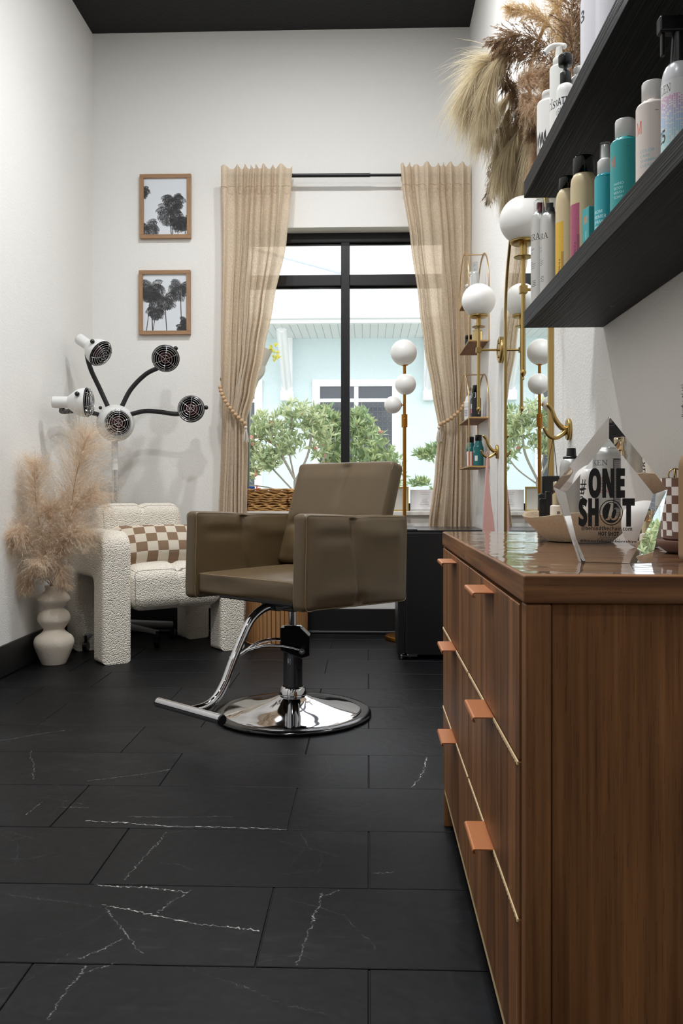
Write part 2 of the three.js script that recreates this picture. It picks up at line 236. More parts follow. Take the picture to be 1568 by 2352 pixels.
  const hip = new THREE.BufferGeometry(); hip.setAttribute('position', new THREE.Float32BufferAttribute([-9, 5, 2, -0.4, 5, 2, -0.775, 7.29, 0, -9, 9.6, 0, -9, 5, -4, -0.4, 5, -4], 3)); hip.setIndex([0, 1, 2, 0, 2, 3, 1, 5, 2, 5, 4, 3, 5, 3, 2, 4, 0, 3, 0, 4, 5, 0, 5, 1]);
  const hg = hip.toNonIndexed(); hg.computeVertexNormals(); boxMap(hg); mesh('roof_plane', hg, roofM, c);
  mesh('ridge_cap', rod([-0.775, 7.3, 0], [-9, 9.62, 0], 0.05, 0.05, 6), M({ color: 0xb6bcc9, roughness: 0.5 }), c);
}
// shrubs and trees between the houses: trunk, branches, narrow leaves
const leafMats = [[0x94a87c, 0xc4ca9c], [0x8aa47a, 0xb6c288], [0x7a9468, 0xa8b67a]];
function leafCloud(blobs, n, size, seed, cols, pinks = 0) {
  const r = rng(seed), P = [], C = [], ca = new THREE.Color(cols[0]), cb = new THREE.Color(cols[1]), cp = new THREE.Color(0xe8a9a0), t = new THREE.Color(), d = V3(), s = V3(), q = V3();
  for (let i = 0; i < n; i++) {
    const b = blobs[Math.floor(r() * blobs.length)], th = r() * PI * 2, ph = Math.acos(2 * r() - 1), rad = Math.pow(r(), 0.45);
    q.set(b[0] + b[3] * rad * Math.sin(ph) * Math.cos(th), b[1] + b[4] * rad * Math.cos(ph), b[2] + b[5] * rad * Math.sin(ph) * Math.sin(th));
    const tuft = 5; const pink = r() < pinks; d.set(r() - 0.5, r() * 0.9 - 0.1, r() - 0.5).normalize();
    t.copy(ca).lerp(cb, r()); if (pink) t.copy(cp);
    for (let k = 0; k < tuft; k++) {
      const e = V3(d.x + (r() - 0.5) * 1.3, d.y + (r() - 0.5) * 1.3, d.z + (r() - 0.5) * 1.3).normalize(), L = size * (0.6 + r() * 0.7) * (pink ? 0.6 : 1), w = L * (pink ? 0.45 : 0.13); s.set(r() - 0.5, r() - 0.5, r() - 0.5).cross(e).normalize().multiplyScalar(w);
      const m = q.clone().addScaledVector(e, L * 0.5), z = q.clone().addScaledVector(e, L);
      P.push(q.x, q.y, q.z, m.x + s.x, m.y + s.y, m.z + s.z, z.x, z.y, z.z, q.x, q.y, q.z, z.x, z.y, z.z, m.x - s.x, m.y - s.y, m.z - s.z); for (let j = 0; j < 6; j++) C.push(t.r, t.g, t.b);
    }
  }
  const g = new THREE.BufferGeometry(); g.setAttribute('position', new THREE.Float32BufferAttribute(P, 3)); g.setAttribute('color', new THREE.Float32BufferAttribute(C, 3)); g.computeVertexNormals(); return g;
}
const leafMat = M({ color: 0xffffff, vertexColors: true, roughness: 0.7, transmission: 0.35, thickness: 0 });
const barkMat = M({ color: 0x8a8478, roughness: 0.9 });
function shrub(name, label, pos, trunkPaths, blobs, n, size, seed, cols, pinks) {
  const t = thing(name, label, 'shrub', pos), f = mesh('foliage', leafCloud(blobs, n, size, seed, cols, pinks), leafMat, t); f.userData.kind = 'stuff';
  for (const [r, ...p] of trunkPaths) mesh('branch', tube(p, r, 14, 6), barkMat, t);
  return t;
}
{
  // positions relative to ground at y = -0.15
  shrub('oleander', 'airy oleander tree with thin trunk outside the left pane', [-0.95, -0.15, -10.5], [[0.03, [0, 0, 0], [0.05, 0.6, 0], [0.04, 1.15, 0.02]], [0.018, [0.04, 1.15, 0.02], [-0.15, 1.5, 0.05], [-0.35, 1.85, 0]], [0.016, [0.04, 1.15, 0], [0.2, 1.5, 0], [0.26, 1.9, 0.1]], [0.012, [0.03, 1.0, 0], [-0.3, 1.35, 0], [-0.55, 1.6, 0]], [0.01, [0.03, 0.9, 0], [-0.25, 1.05, 0.05], [-0.6, 1.1, 0]], [0.01, [0.04, 1.1, 0], [0.3, 1.3, 0], [0.45, 1.5, 0]], [0.012, [0.02, 1.2, 0], [-0.05, 1.6, 0], [0.0, 2.0, 0]]],
    [[-0.35, 1.8, 0, 0.24, 0.2, 0.25], [0.05, 1.95, 0, 0.28, 0.2, 0.25], [-0.1, 1.6, 0, 0.25, 0.18, 0.25], [-0.55, 1.6, 0, 0.2, 0.18, 0.2], [0.3, 1.75, 0, 0.2, 0.3, 0.2], [-0.6, 1.25, 0.1, 0.18, 0.12, 0.2], [-0.3, 1.4, 0.1, 0.2, 0.15, 0.2]], 900, 0.095, 21, leafMats[0], 0.02);
  shrub('bush', 'dense green bush behind the window mullion', [0.0, -0.15, -11], [[0.025, [-0.3, 0, 0], [-0.35, 0.6, 0], [-0.3, 1.2, 0]], [0.025, [0.1, 0, 0], [0.1, 0.6, 0], [0.15, 1.1, 0]]],
    [[-0.45, 1.6, 0, 0.28, 0.5, 0.3], [-0.3, 1.3, 0, 0.3, 0.4, 0.3], [0.05, 1.45, 0.1, 0.3, 0.4, 0.3], [-0.1, 1.85, 0, 0.2, 0.25, 0.2], [0.25, 1.25, 0, 0.22, 0.35, 0.3], [-0.55, 1.9, -0.1, 0.22, 0.25, 0.2]], 1300, 0.1, 33, leafMats[1], 0.012);
  shrub('young_pine', 'sparse young pine with drooping branches outside the right pane', [1.5, -0.15, -9.5], [[0.022, [0, 0, 0], [0, 0.9, 0], [-0.05, 1.9, 0]], [0.008, [0, 0.9, 0], [-0.5, 1.05, 0.1], [-0.95, 0.9, 0.1]], [0.008, [0, 1.3, 0], [-0.3, 1.55, 0], [-0.7, 1.45, 0]], [0.008, [0, 1.1, 0], [-0.4, 1.25, 0.1], [-0.75, 1.05, 0.1]]],
    [[-0.65, 1.5, 0, 0.13, 0.05, 0.1], [-0.85, 1.42, 0.05, 0.12, 0.05, 0.1], [-0.4, 1.6, 0, 0.2, 0.08, 0.1], [-0.92, 1.1, 0.1, 0.1, 0.04, 0.1], [-0.75, 0.98, 0.1, 0.07, 0.04, 0.1], [0, 1.7, 0, 0.4, 0.3, 0.3]], 260, 0.09, 41, leafMats[2], 0);
  shrub('hedge', 'low clipped hedge just above the window sill outside', [0, -0.15, -8.6], [[0.02, [-0.5, 0, 0], [-0.5, 0.5, 0]], [0.02, [1.2, 0, 0], [1.2, 0.5, 0]]],
    [-3, -2.5, -2, -1.5, -1, -0.5, 0, 0.5, 1, 1.5, 2].map((x, i) => [x, 0.6 + 0.05 * Math.sin(i * 2), 0, 0.36, 0.3, 0.3]), 1500, 0.075, 55, [0x9ab074, 0xced498], 0);
  const t = thing('pruned_trunk', 'pale pruned tree trunk with new yellow shoots behind the left curtain', 'tree', [-1.15, -0.15, -8]);
  mesh('trunk', tube([[-0.1, 0, 0], [-0.06, 1.2, 0], [0.0, 1.95, 0], [0.1, 2.2, 0], [0.18, 2.38, 0]], 0.055, 30, 10), barkMat, t);
  mesh('side_branch', tube([[0.03, 2.05, 0], [0.13, 2.15, 0.02], [0.14, 2.22, 0.02]], 0.03, 12, 8), barkMat, t);
  const sh = mesh('shoots', leafCloud([[0.23, 2.38, 0, 0.05, 0.05, 0.05], [0.26, 2.29, 0, 0.04, 0.04, 0.04]], 14, 0.06, 77, [0xc9c23a, 0xd9d060], 0), leafMat, t); sh.userData.kind = 'stuff';
}
// trees further left, mirrored in the wall mirror
for (const [x, d, s, l] of [[-3.3, 10.5, 61, 'taller airy tree left of the oleander, seen in the mirror'], [-5.2, 11.5, 71, 'bushy tree at the far left outside, seen in the mirror']])
  shrub('garden_tree', l, [x, -0.15, -d], [[0.035, [0, 0, 0], [0.02, 0.8, 0], [0, 1.4, 0]], [0.016, [0, 1.3, 0], [-0.35, 1.8, 0], [-0.5, 2.2, 0]], [0.016, [0, 1.2, 0], [0.4, 1.6, 0], [0.55, 2.1, 0]], [0.012, [0.02, 0.8, 0], [0.4, 1.1, 0], [0.7, 1.3, 0]]],
    [[-0.5, 2.1, 0, 0.35, 0.3, 0.3], [0.1, 2.3, 0, 0.4, 0.3, 0.3], [0.55, 2.0, 0, 0.35, 0.3, 0.3], [0.1, 1.8, 0, 0.5, 0.25, 0.3], [0.7, 1.4, 0, 0.25, 0.2, 0.3], [-0.6, 1.6, 0, 0.3, 0.2, 0.3]], 1000, 0.1, s, leafMats[0], 0.01);

// ---------------------------------------------------------------- curtains
const linenTex = dataTex(512, 512, (u, v, x, y) => { const a = fbm(u * 256, v * 24, 2, 256, 24), b = fbm(u * 24, v * 256, 2, 24, 256), k = 0.78 + 0.2 * (a - 0.5) + 0.2 * (b - 0.5) + 0.06 * ((x + y) % 2); return [228 * k * 1.22, 211 * k * 1.22, 188 * k * 1.22]; }, true);
const linen = M({ map: rep(linenTex, 5, 5), roughness: 0.85, transmission: 0.42, thickness: 0, side: THREE.DoubleSide, specularIntensity: 0.1 });
function curve1(tab) { return (y) => { for (let i = 0; i + 1 < tab.length; i++) if (y <= tab[i][0] && y >= tab[i + 1][0]) { const t = (tab[i][0] - y) / (tab[i][0] - tab[i + 1][0]), s = t * t * (3 - 2 * t); return tab[i].slice(1).map((v, k) => lerp(v, tab[i + 1][k + 1], lerp(t, s, 0.5))); } return tab[tab.length - 1].slice(1); }; }
function clothGeo(tab, y0, y1, folds, seed, z, nu = 150, nv = 130, header = true) {
  const at = curve1(tab), r = rng(seed), ph = [...Array(folds + 1)].map(() => 0.45 + r() * 1.1), am = [...Array(folds + 2)].map(() => 0.5 + r() * 0.9), sum = ph.reduce((a, b) => a + b, 0), edges = [0]; for (const p of ph) edges.push(edges[edges.length - 1] + p / sum);
  const P = [], U = [], I = [];
  for (let j = 0; j <= nv; j++) for (let i = 0; i <= nu; i++) {
    const u = i / nu, v = j / nv; let k = 0; while (k < folds && u > edges[k + 1]) k++; const f = (u - edges[k]) / (edges[k + 1] - edges[k]);
    let y = lerp(y0, y1, v); const [a, b, amp] = at(y);
    const wave = Math.sin(f * 2 * PI), sharp = Math.sign(wave) * Math.pow(Math.abs(wave), 0.75), drift = 0.22 * Math.sin(v * 5 + k * 1.9 + seed) * (v > 0.08 ? 1 : 0);
    let zz = z + amp * am[k] * (sharp * (1 - Math.abs(drift)) + drift * Math.cos(f * 4 * PI)); let x = lerp(a, b, u) + amp * 0.35 * am[k] * Math.cos(f * 2 * PI) * Math.min(1, u * 8, (1 - u) * 8) * (v > 0.05 ? 1 : 0.5) + 0.004 * Math.sin(v * 11 + k);
    if (header && v < 0.05) { y += (0.012 * am[k] * (wave * 0.6 + 0.6)) * (1 - v / 0.05); }
    P.push(x, y, zz); U.push(u * 1.4, y);
  }
  for (let j = 0; j < nv; j++) for (let i = 0; i < nu; i++) { const q = j * (nu + 1) + i; I.push(q, q + nu + 1, q + 1, q + 1, q + nu + 1, q + nu + 2); }
  const g = new THREE.BufferGeometry(); g.setAttribute('position', new THREE.Float32BufferAttribute(P, 3)); g.setAttribute('uv', new THREE.Float32BufferAttribute(U, 2)); g.setIndex(I); g.computeVertexNormals(); return g;
}
const rodThing = thing('curtain_rod', 'thin black telescopic curtain rod above the window', 'curtain rod', [0, 2.752, -5.0]);
mesh('thick_tube', rod([-0.85, 0.006, 0], [0.013, 0, 0], 0.0115), blackMetal, rodThing); mesh('thin_tube', rod([0.013, 0, 0], [0.575, -0.005, 0], 0.009), blackMetal, rodThing);
for (const [x, n] of [[-0.86, 'finial'], [0.58, 'finial']]) mesh(n, lathe([[0, -0.012], [0.014, -0.012], [0.014, 0.012], [0, 0.012]], 16).rotateZ(PI / 2).translate(x, 0, 0), blackMetal, rodThing);
for (const x of [-0.8, 0.53]) mesh('wall_bracket', merge([rbox(x - 0.012, x + 0.012, -0.03, 0.03, -0.079, -0.07, 0.002), rbox(x - 0.006, x + 0.006, -0.02, -0.01, -0.075, 0.006, 0.002)]), blackMetal, rodThing);
function curtain(label, tab, pocket, seed, folds) {
  const c = thing('curtain', label, 'curtain', [0, 0, 0]);
  mesh('panel', clothGeo(tab, 2.79, 0.02, folds, seed, -4.962), linen, c);
  mesh('rod_pocket', clothGeo(pocket, 2.79, 2.672, folds, seed + 3, -5.027, 90, 10), linen, c);
  const [a, b] = curve1(tab)(2.672); mesh('header_seam', tube([...Array(24)].map((_, i) => [lerp(a + 0.004, b - 0.004, i / 23), 2.672, -4.942 + 0.01 * Math.sin(i * 2.1)]), 0.0013, 60, 5), M({ color: 0xa58f74, roughness: 1 }), c);
  return c;
}
curtain('beige linen curtain on the left, tied back with beads', [[2.8, -0.878, -0.452, 0.016], [2.67, -0.878, -0.46, 0.018], [2.35, -0.877, -0.487, 0.022], [1.975, -0.875, -0.56, 0.026], [1.71, -0.873, -0.61, 0.03], [1.457, -0.872, -0.672, 0.036], [1.3, -0.868, -0.722, 0.036], [1.15, -0.876, -0.722, 0.036], [0.74, -0.895, -0.724, 0.034], [0, -0.905, -0.71, 0.034]], [[2.8, -0.87, -0.46, 0.01], [2.6, -0.87, -0.46, 0.01]], 4, 7);
curtain('beige linen curtain on the right, tied back with beads', [[2.8, 0.192, 0.602, 0.016], [2.67, 0.2, 0.602, 0.018], [2.34, 0.247, 0.602, 0.022], [1.975, 0.3, 0.602, 0.026], [1.716, 0.335, 0.602, 0.03], [1.457, 0.38, 0.6, 0.036], [1.234, 0.415, 0.596, 0.034], [1.0, 0.392, 0.598, 0.036], [0.64, 0.352, 0.602, 0.036], [0, 0.33, 0.602, 0.036]], [[2.8, 0.2, 0.6, 0.01], [2.6, 0.2, 0.6, 0.01]], 12, 7);
const beadMat = M({ color: 0xc2a17c, roughness: 0.6 }), cordMat = M({ color: 0xd8cfc0, roughness: 1 });
function tieback(label, path, hook) {
  const t = thing('curtain_tieback', label, 'tieback', hook), cv = new THREE.CatmullRomCurve3(path.map((p) => V3(p[0] - hook[0], p[1] - hook[1], p[2] - hook[2])), false, 'centripetal'), L = cv.getLength(), n = Math.round(L / 0.0245), g = new THREE.SphereGeometry(0.0128, 14, 10);
  mesh('cord', new THREE.TubeGeometry(cv, 50, 0.0025, 6), cordMat, t);
  for (let i = 2; i < n; i++) { const b = mesh('bead', g, beadMat, t); b.position.copy(cv.getPointAt((i + 0.5) / n)); b.rotation.set(i, i * 2, 0); }
  const e = cv.getPointAt(1), r = rng(7), st = []; for (let i = 0; i < 46; i++) { const a = r() * PI * 2, q = 0.004 + r() * 0.007; st.push(tube([[e.x + Math.cos(a) * 0.003, e.y - 0.02, e.z + 0.004], [e.x + Math.cos(a) * q, e.y - 0.045, e.z + 0.006 + Math.sin(a) * q], [e.x + Math.cos(a) * q * 1.7, e.y - 0.085 - r() * 0.02, e.z + 0.006 + Math.sin(a) * q * 1.5]], 0.0011, 5, 4)); }
  const tas = mesh('tassel', merge(st), cordMat, t); tas.userData.kind = 'stuff'; mesh('tassel_knot', ball(e.x, e.y - 0.016, e.z + 0.005, 0.01, 14, 10).scale(1, 1, 1), cordMat, t);
  mesh('wall_hook', merge([rod([0, 0.01, -0.075 + (-5.0 - hook[2]) + 0.0], [0, 0.0, 0], 0.003), tube([[0, 0, 0], [0.004, -0.01, 0.008], [0.006, 0.006, 0.016]], 0.003, 10, 6)]), gold, t);
}
tieback('wooden bead tieback with tassel on the left curtain', [[-0.886, 1.53, -4.97], [-0.872, 1.46, -4.925], [-0.838, 1.39, -4.905], [-0.79, 1.325, -4.9], [-0.742, 1.275, -4.91], [-0.722, 1.255, -4.925]], [-0.886, 1.535, -4.99]);
tieback('wooden bead tieback with tassel on the right curtain', [[0.6, 1.46, -4.97], [0.585, 1.41, -4.925], [0.552, 1.355, -4.9], [0.5, 1.3, -4.895], [0.44, 1.262, -4.905], [0.415, 1.252, -4.92]], [0.602, 1.47, -4.99]);
// ---------------------------------------------------------------- styling chair
const leatherTex = dataTex(512, 512, (u, v) => 0.5 + 0.5 * (fbm(u * 120, v * 120, 3, 120, 120) - 0.5), false);
const leather = M({ color: 0x5b4a32, roughness: 0.4, bumpMap: rep(leatherTex, 4, 4), bumpScale: 0.0006, sheen: 0.15 });
const leatherSeam = M({ color: 0x8d7a60, roughness: 0.7 });
{
  const c = thing('styling_chair', 'taupe leather salon styling chair on a round chrome base', 'chair', [-0.29, 0, -3.22], -40 * PI / 180);
  const dent = (x, w) => Math.exp(-(x * x) / (w * w));
  // arms: upright padded slabs with a soft vertical crease in the middle
  for (const s of [1, -1]) {
    const g = pad(0.062, 0.334, 0.57, 0.018, [6, 46, 70], (v, o) => {
      const side = clamp(Math.abs(o.x) / 0.031), ey = clamp((0.167 - Math.abs(o.y)) / 0.06), ez = clamp((0.285 - Math.abs(o.z)) / 0.08), k = Math.sign(o.x) * (side > 0.95 ? 1 : 0);
      const crease = dent(o.z - 0.02 - 0.02 * Math.sin(o.y * 14), 0.02) * (0.4 + 0.6 * smooth(0.0, 0.14, Math.abs(o.y)));
      v.x += k * (0.010 * smooth(0, 1, ey) * smooth(0, 1, ez) - 0.016 * crease * smooth(0, 0.25, ey) - 0.006 * dent(o.y - 0.09, 0.025) * Math.sin(o.z * 11) * smooth(0, 1, ez) + 0.006 * dent(o.y + 0.1, 0.03) * Math.sin(o.z * 9 + 1) * smooth(0, 1, ez));
      v.y -= 0.006 * dent(o.z - 0.02, 0.06) * (o.y > 0.15 ? 1 : 0);
    });
    g.rotateX(0.0).translate(s * 0.295, 0, 0);
    const a = mesh('armrest', g, leather, c); a.position.set(0, 0.609, -0.017); a.rotation.x = -0.03;
    for (const e of [1, -1]) { const q = []; for (const [z0, y0] of [[-0.268, -0.15], [-0.268, 0.15], [0.268, 0.15], [0.268, -0.15]]) q.push(V3(s * 0.295 + e * 0.0245, y0, z0)); const pts = []; for (let i = 0; i < 4; i++) { const A = q[i], B = q[(i + 1) % 4]; for (let k = 0; k < 10; k++) pts.push(A.clone().lerp(B, (k + 0.15) / 10.3)); } mesh('seam', tube(pts.map((p) => V3(p.x + e * 0.0042, p.y * 1.075, p.z * 1.036)), 0.0012, 160, 5, true), leatherSeam, a); }
  }
  // seat
  const seat = mesh('seat', pad(0.522, 0.078, 0.50, 0.014, [50, 8, 50], (v, o) => { if (o.y > 0.035) { const e = smooth(0, 0.07, 0.261 - Math.abs(o.x)) * smooth(0, 0.07, 0.25 - Math.abs(o.z)); v.y += 0.006 * e - 0.008 * dent(o.x + 0.03, 0.09) * e * smooth(-0.05, 0.2, o.z) + 0.003 * Math.sin(o.x * 20 + o.z * 9) * e; } if (o.z > 0.24) v.z += 0.004 * Math.sin(o.x * 12) * smooth(0, 0.03, 0.039 - Math.abs(o.y)); }), leather, c);
  seat.position.set(0, 0.51, 0.005);
  mesh('seam', tube([...Array(20)].map((_, i) => [-0.25 + i * 0.0263, 0.036, 0.2505]), 0.0013, 40, 5), leatherSeam, seat);
  // reclined back cushion
  const back = mesh('backrest', pad(0.525, 0.44, 0.075, 0.02, [56, 48, 6], (v, o) => { if (o.z > 0.03) { const e = smooth(0, 0.08, 0.26 - Math.abs(o.x)) * smooth(0, 0.08, 0.22 - Math.abs(o.y)); v.z += 0.014 * e - 0.018 * dent(o.y + 0.07 + 0.02 * Math.cos(o.x * 18), 0.02) * smooth(0.02, 0.1, Math.abs(o.x)) * e - 0.014 * dent(o.x - 0.01 - o.y * 0.05, 0.03) * smooth(-0.02, 0.15, o.y) * smooth(0, 0.2, e) - 0.006 * dent(o.x, 0.04) * dent(o.y + 0.07, 0.05); } }), leather, c);
  back.position.set(0, 0.765, -0.262); back.rotation.x = -0.33;
  const bs = []; for (const [x, y] of [[-0.245, -0.2], [-0.245, 0.205], [0.245, 0.205], [0.245, -0.2]]) bs.push([x, y]); const bp = []; for (let i = 0; i < 4; i++) for (let k = 0; k < 10; k++) { const A = bs[i], B = bs[(i + 1) % 4]; bp.push([lerp(A[0], B[0], k / 10) * 1.04, lerp(A[1], B[1], k / 10) * 1.02, 0.031]); }
  mesh('seam', tube(bp, 0.0013, 160, 5, true), leatherSeam, back);
  // under frame, hydraulic column, base
  mesh('seat_frame', merge([rbox(-0.2, 0.2, 0.452, 0.472, -0.2, 0.2, 0.004), rbox(-0.26, 0.26, 0.455, 0.468, -0.05, 0.02, 0.003), rbox(-0.05, 0.05, 0.43, 0.455, -0.06, 0.12, 0.004), rbox(-0.035, 0.035, 0.4, 0.435, -0.035, 0.035, 0.004)]), blackPlastic, c);
  mesh('piston', rod([0, 0.33, 0], [0, 0.43, 0], 0.0145, 0.0145, 28), chromeDark, c);
  mesh('cylinder', lathe([[0.036, 0.06], [0.037, 0.07], [0.037, 0.335], [0.033, 0.343], [0, 0.345]], 48), chromeDark, c);
  const hs = new THREE.Shape(); hs.moveTo(-0.04, 0.255); hs.lineTo(-0.04, 0.335); hs.lineTo(0.03, 0.335); hs.lineTo(0.062, 0.305); hs.lineTo(0.062, 0.235); hs.lineTo(0.035, 0.225); hs.closePath();
  const hg = new THREE.ExtrudeGeometry(hs, { depth: 0.062, bevelEnabled: true, bevelSize: 0.004, bevelThickness: 0.004, bevelSegments: 2 }); hg.translate(0, 0, -0.028); hg.rotateY(40 * PI / 180);
  mesh('pump_housing', boxMap(hg), M({ color: 0x1b1b1d, roughness: 0.08, metalness: 0.6 }), c);
  const lv = mesh('pump_lever', merge([tube([[0.045, 0.255, 0.05], [-0.02, 0.272, 0.055], [-0.1, 0.275, 0.05], [-0.17, 0.255, 0.04]], 0.005, 30, 8), tube([[-0.03, 0.285, -0.02], [-0.09, 0.287, 0.0], [-0.14, 0.275, 0.02], [-0.2, 0.235, 0.03], [-0.24, 0.222, 0.03]], 0.006, 30, 8)]), chrome, c); lv.rotation.y = 40 * PI / 180;
  mesh('lever_pivot', merge([rod([0.04, 0.255, 0.035], [0.04, 0.255, 0.066], 0.012, 0.012, 16), ball(0.04, 0.255, 0.066, 0.007)]).rotateY(40 * PI / 180), chromeDark, c);
  mesh('base_plate', lathe(smoothProfile([[0.272, 0.008], [0.262, 0.017], [0.22, 0.026], [0.15, 0.04], [0.09, 0.058], [0.055, 0.073], [0.047, 0.078]], 50).concat([[0.047, 0.088], [0.0, 0.09]]), 96), chrome, c);
  mesh('base_rim', lathe([[0.268, 0.0], [0.297, 0.0], [0.303, 0.004], [0.303, 0.01], [0.296, 0.016], [0.275, 0.018], [0.262, 0.016]], 96), blackGloss, c);
  mesh('collar', lathe([[0.04, 0.078], [0.053, 0.078], [0.054, 0.084], [0.05, 0.093], [0.048, 0.105], [0.04, 0.11]], 48), chrome, c);
  // footrest
  const f = mesh('footrest_tube', tube([[0, 0.432, 0.04], [0, 0.431, 0.1], [0, 0.422, 0.16], [0, 0.39, 0.215], [0, 0.33, 0.258], [0, 0.25, 0.305], [0, 0.175, 0.345], [0, 0.13, 0.385], [0, 0.112, 0.43], [0, 0.11, 0.5]], 0.0155, 80, 18), chrome, c);
  mesh('footrest_bar', rod([-0.172, 0.111, 0.5], [0.172, 0.111, 0.5], 0.0175, 0.0175, 28), chrome, c);
  for (const s of [-1, 1]) mesh('end_cap', rod([s * 0.172, 0.111, 0.5], [s * 0.178, 0.111, 0.5], 0.0178, 0.016, 28), blackPlastic, c);
  mesh('clamp', merge([rbox(-0.03, 0.03, 0.415, 0.45, 0.03, 0.09, 0.004), rod([-0.03, 0.43, 0.1], [0.03, 0.43, 0.1], 0.02, 0.02, 18)]), blackPlastic, c);
}
// ---------------------------------------------------------------- dresser
const DX = 0.19, DZ0 = -2.17, DZ1 = -1.04, DH = 0.755, rawEdge = M({ color: 0xd9bd92, roughness: 0.9 });
{
  const d = thing('dresser', 'brown oak six drawer dresser with copper tab handles', 'dresser', [0, 0, 0]);
  mesh('top', rbox(DX + 0.002, XR - 0.001, 0.72, DH, DZ0 - 0.002, DZ1, 0.003, 2, true), oakTop, d);
  for (const [z0, z1] of [[DZ0, DZ0 + 0.022], [DZ1 - 0.026, DZ1 - 0.004]]) {
    const near = z1 > -1.5; const sp = mesh('side_panel', near ? rbox(DX + 0.038, XR - 0.03, 0.0, 0.719, z0, z1 - 0.004, 0.002) : rbox(DX + 0.03, XR - 0.03, 0, 0.719, z0, z1, 0.002), oakSide, d);
    mesh('corner_post', rbox(DX + 0.005, DX + 0.037, 0, 0.719, near ? z0 - 0.006 : z0, near ? z1 + 0.002 : z1, 0.003), oak, sp);
  }
  mesh('back_panel', box(XR - 0.03, XR - 0.02, 0.02, 0.719, DZ0 + 0.022, DZ1 - 0.026), oakSide, d);
  mesh('inner_frame', merge([box(DX + 0.03, XR - 0.03, 0.085, 0.105, DZ0 + 0.022, DZ1 - 0.026), box(DX + 0.03, XR - 0.03, 0.105, 0.719, -1.614, -1.598)]), oakSide, d);
  mesh('bottom_rail', rbox(DX + 0.006, DX + 0.03, 0.085, 0.111, DZ0 + 0.02, DZ1 - 0.032, 0.002, 2, true), rawEdge, d);
  const r = rng(8), copper = M({ color: 0xc27c4d, roughness: 0.38, metalness: 0.55 });
  for (let col = 0; col < 2; col++) for (let row = 0; row < 3; row++) {
    const z0 = col ? -1.603 : DZ0 + 0.023, z1 = col ? DZ1 - 0.033 : -1.609, y0 = 0.113 + row * 0.2015, y1 = y0 + 0.199;
    const dr = mesh('drawer', rbox(DX + 0.002, DX + 0.02, y0, y1, z0, z1, 0.0015), oak, d);
    // ragged raw edge where the veneer chipped along the top
    const P = [], n = Math.round((z1 - z0) / 0.006); const sh = new THREE.Shape(); sh.moveTo(z0 + 0.002, 0); for (let i = 0; i <= n; i++) { const z = lerp(z0 + 0.002, z1 - 0.002, i / n); sh.lineTo(z, -0.003 - (i % 2 ? 0.0026 : 0) - r() * 0.0014); } sh.lineTo(z1 - 0.002, 0); sh.closePath();
    const eg = new THREE.ExtrudeGeometry(sh, { depth: 0.0016, bevelEnabled: false }); eg.rotateY(-PI / 2); /* z->-x, x->z */ eg.translate(DX + 0.0022, y1, 0); if (row < 2) mesh('chipped_edge', eg, rawEdge, dr);
    const zc = (z0 + z1) / 2; const hshape = new THREE.Shape(); hshape.moveTo(0.003, 0.0012); hshape.lineTo(-0.027, 0.0012); hshape.quadraticCurveTo(-0.031, 0.001, -0.031, -0.004); hshape.quadraticCurveTo(-0.03, -0.008, -0.026, -0.007); hshape.lineTo(-0.0265, -0.0055); hshape.quadraticCurveTo(-0.029, -0.006, -0.0292, -0.003); hshape.quadraticCurveTo(-0.029, -0.0008, -0.026, -0.0006); hshape.lineTo(0.003, -0.0006); hshape.closePath();
    const hg = new THREE.ExtrudeGeometry(hshape, { depth: 0.11, bevelEnabled: false, curveSegments: 5 }); hg.translate(DX, row === 2 ? y1 - 0.012 : y1 - 0.001, zc - 0.055); mesh('handle', hg, copper, dr);
  }
  // clear protective sheet on the top
  const s = new THREE.Shape(), x0 = DX + 0.006, x1 = XR - 0.004, a = -DZ0 - 0.003, b = -DZ1 + 0.006, rr = 0.05; s.moveTo(x0 + 0.01, b); s.lineTo(x1, b); s.lineTo(x1, a); s.lineTo(x0 + 0.01, a); s.quadraticCurveTo(x0, a, x0, a - 0.01); s.lineTo(x0, b + rr * 0.35); s.quadraticCurveTo(x0 + 0.004, b + 0.004, x0 + rr * 0.5, b); s.closePath();
  const rip = dataTex(256, 256, (u, v) => fbm(u * 5, v * 5, 3, 5, 5), false);
  const sg = new THREE.ShapeGeometry(s); sg.rotateX(-PI / 2); const uv = sg.attributes.uv; const sheet = thing('clear_vinyl_sheet', 'glossy clear protective sheet on the dresser top', 'table cover', [0, DH + 0.0012, 0]);
  mesh('sheet', sg, M({ color: 0xf6f7f6, transmission: 1, thickness: 0, roughness: 0.06, ior: 1.55, bumpMap: rep(rip, 3, 3), bumpScale: 0.0012 }), sheet);
}
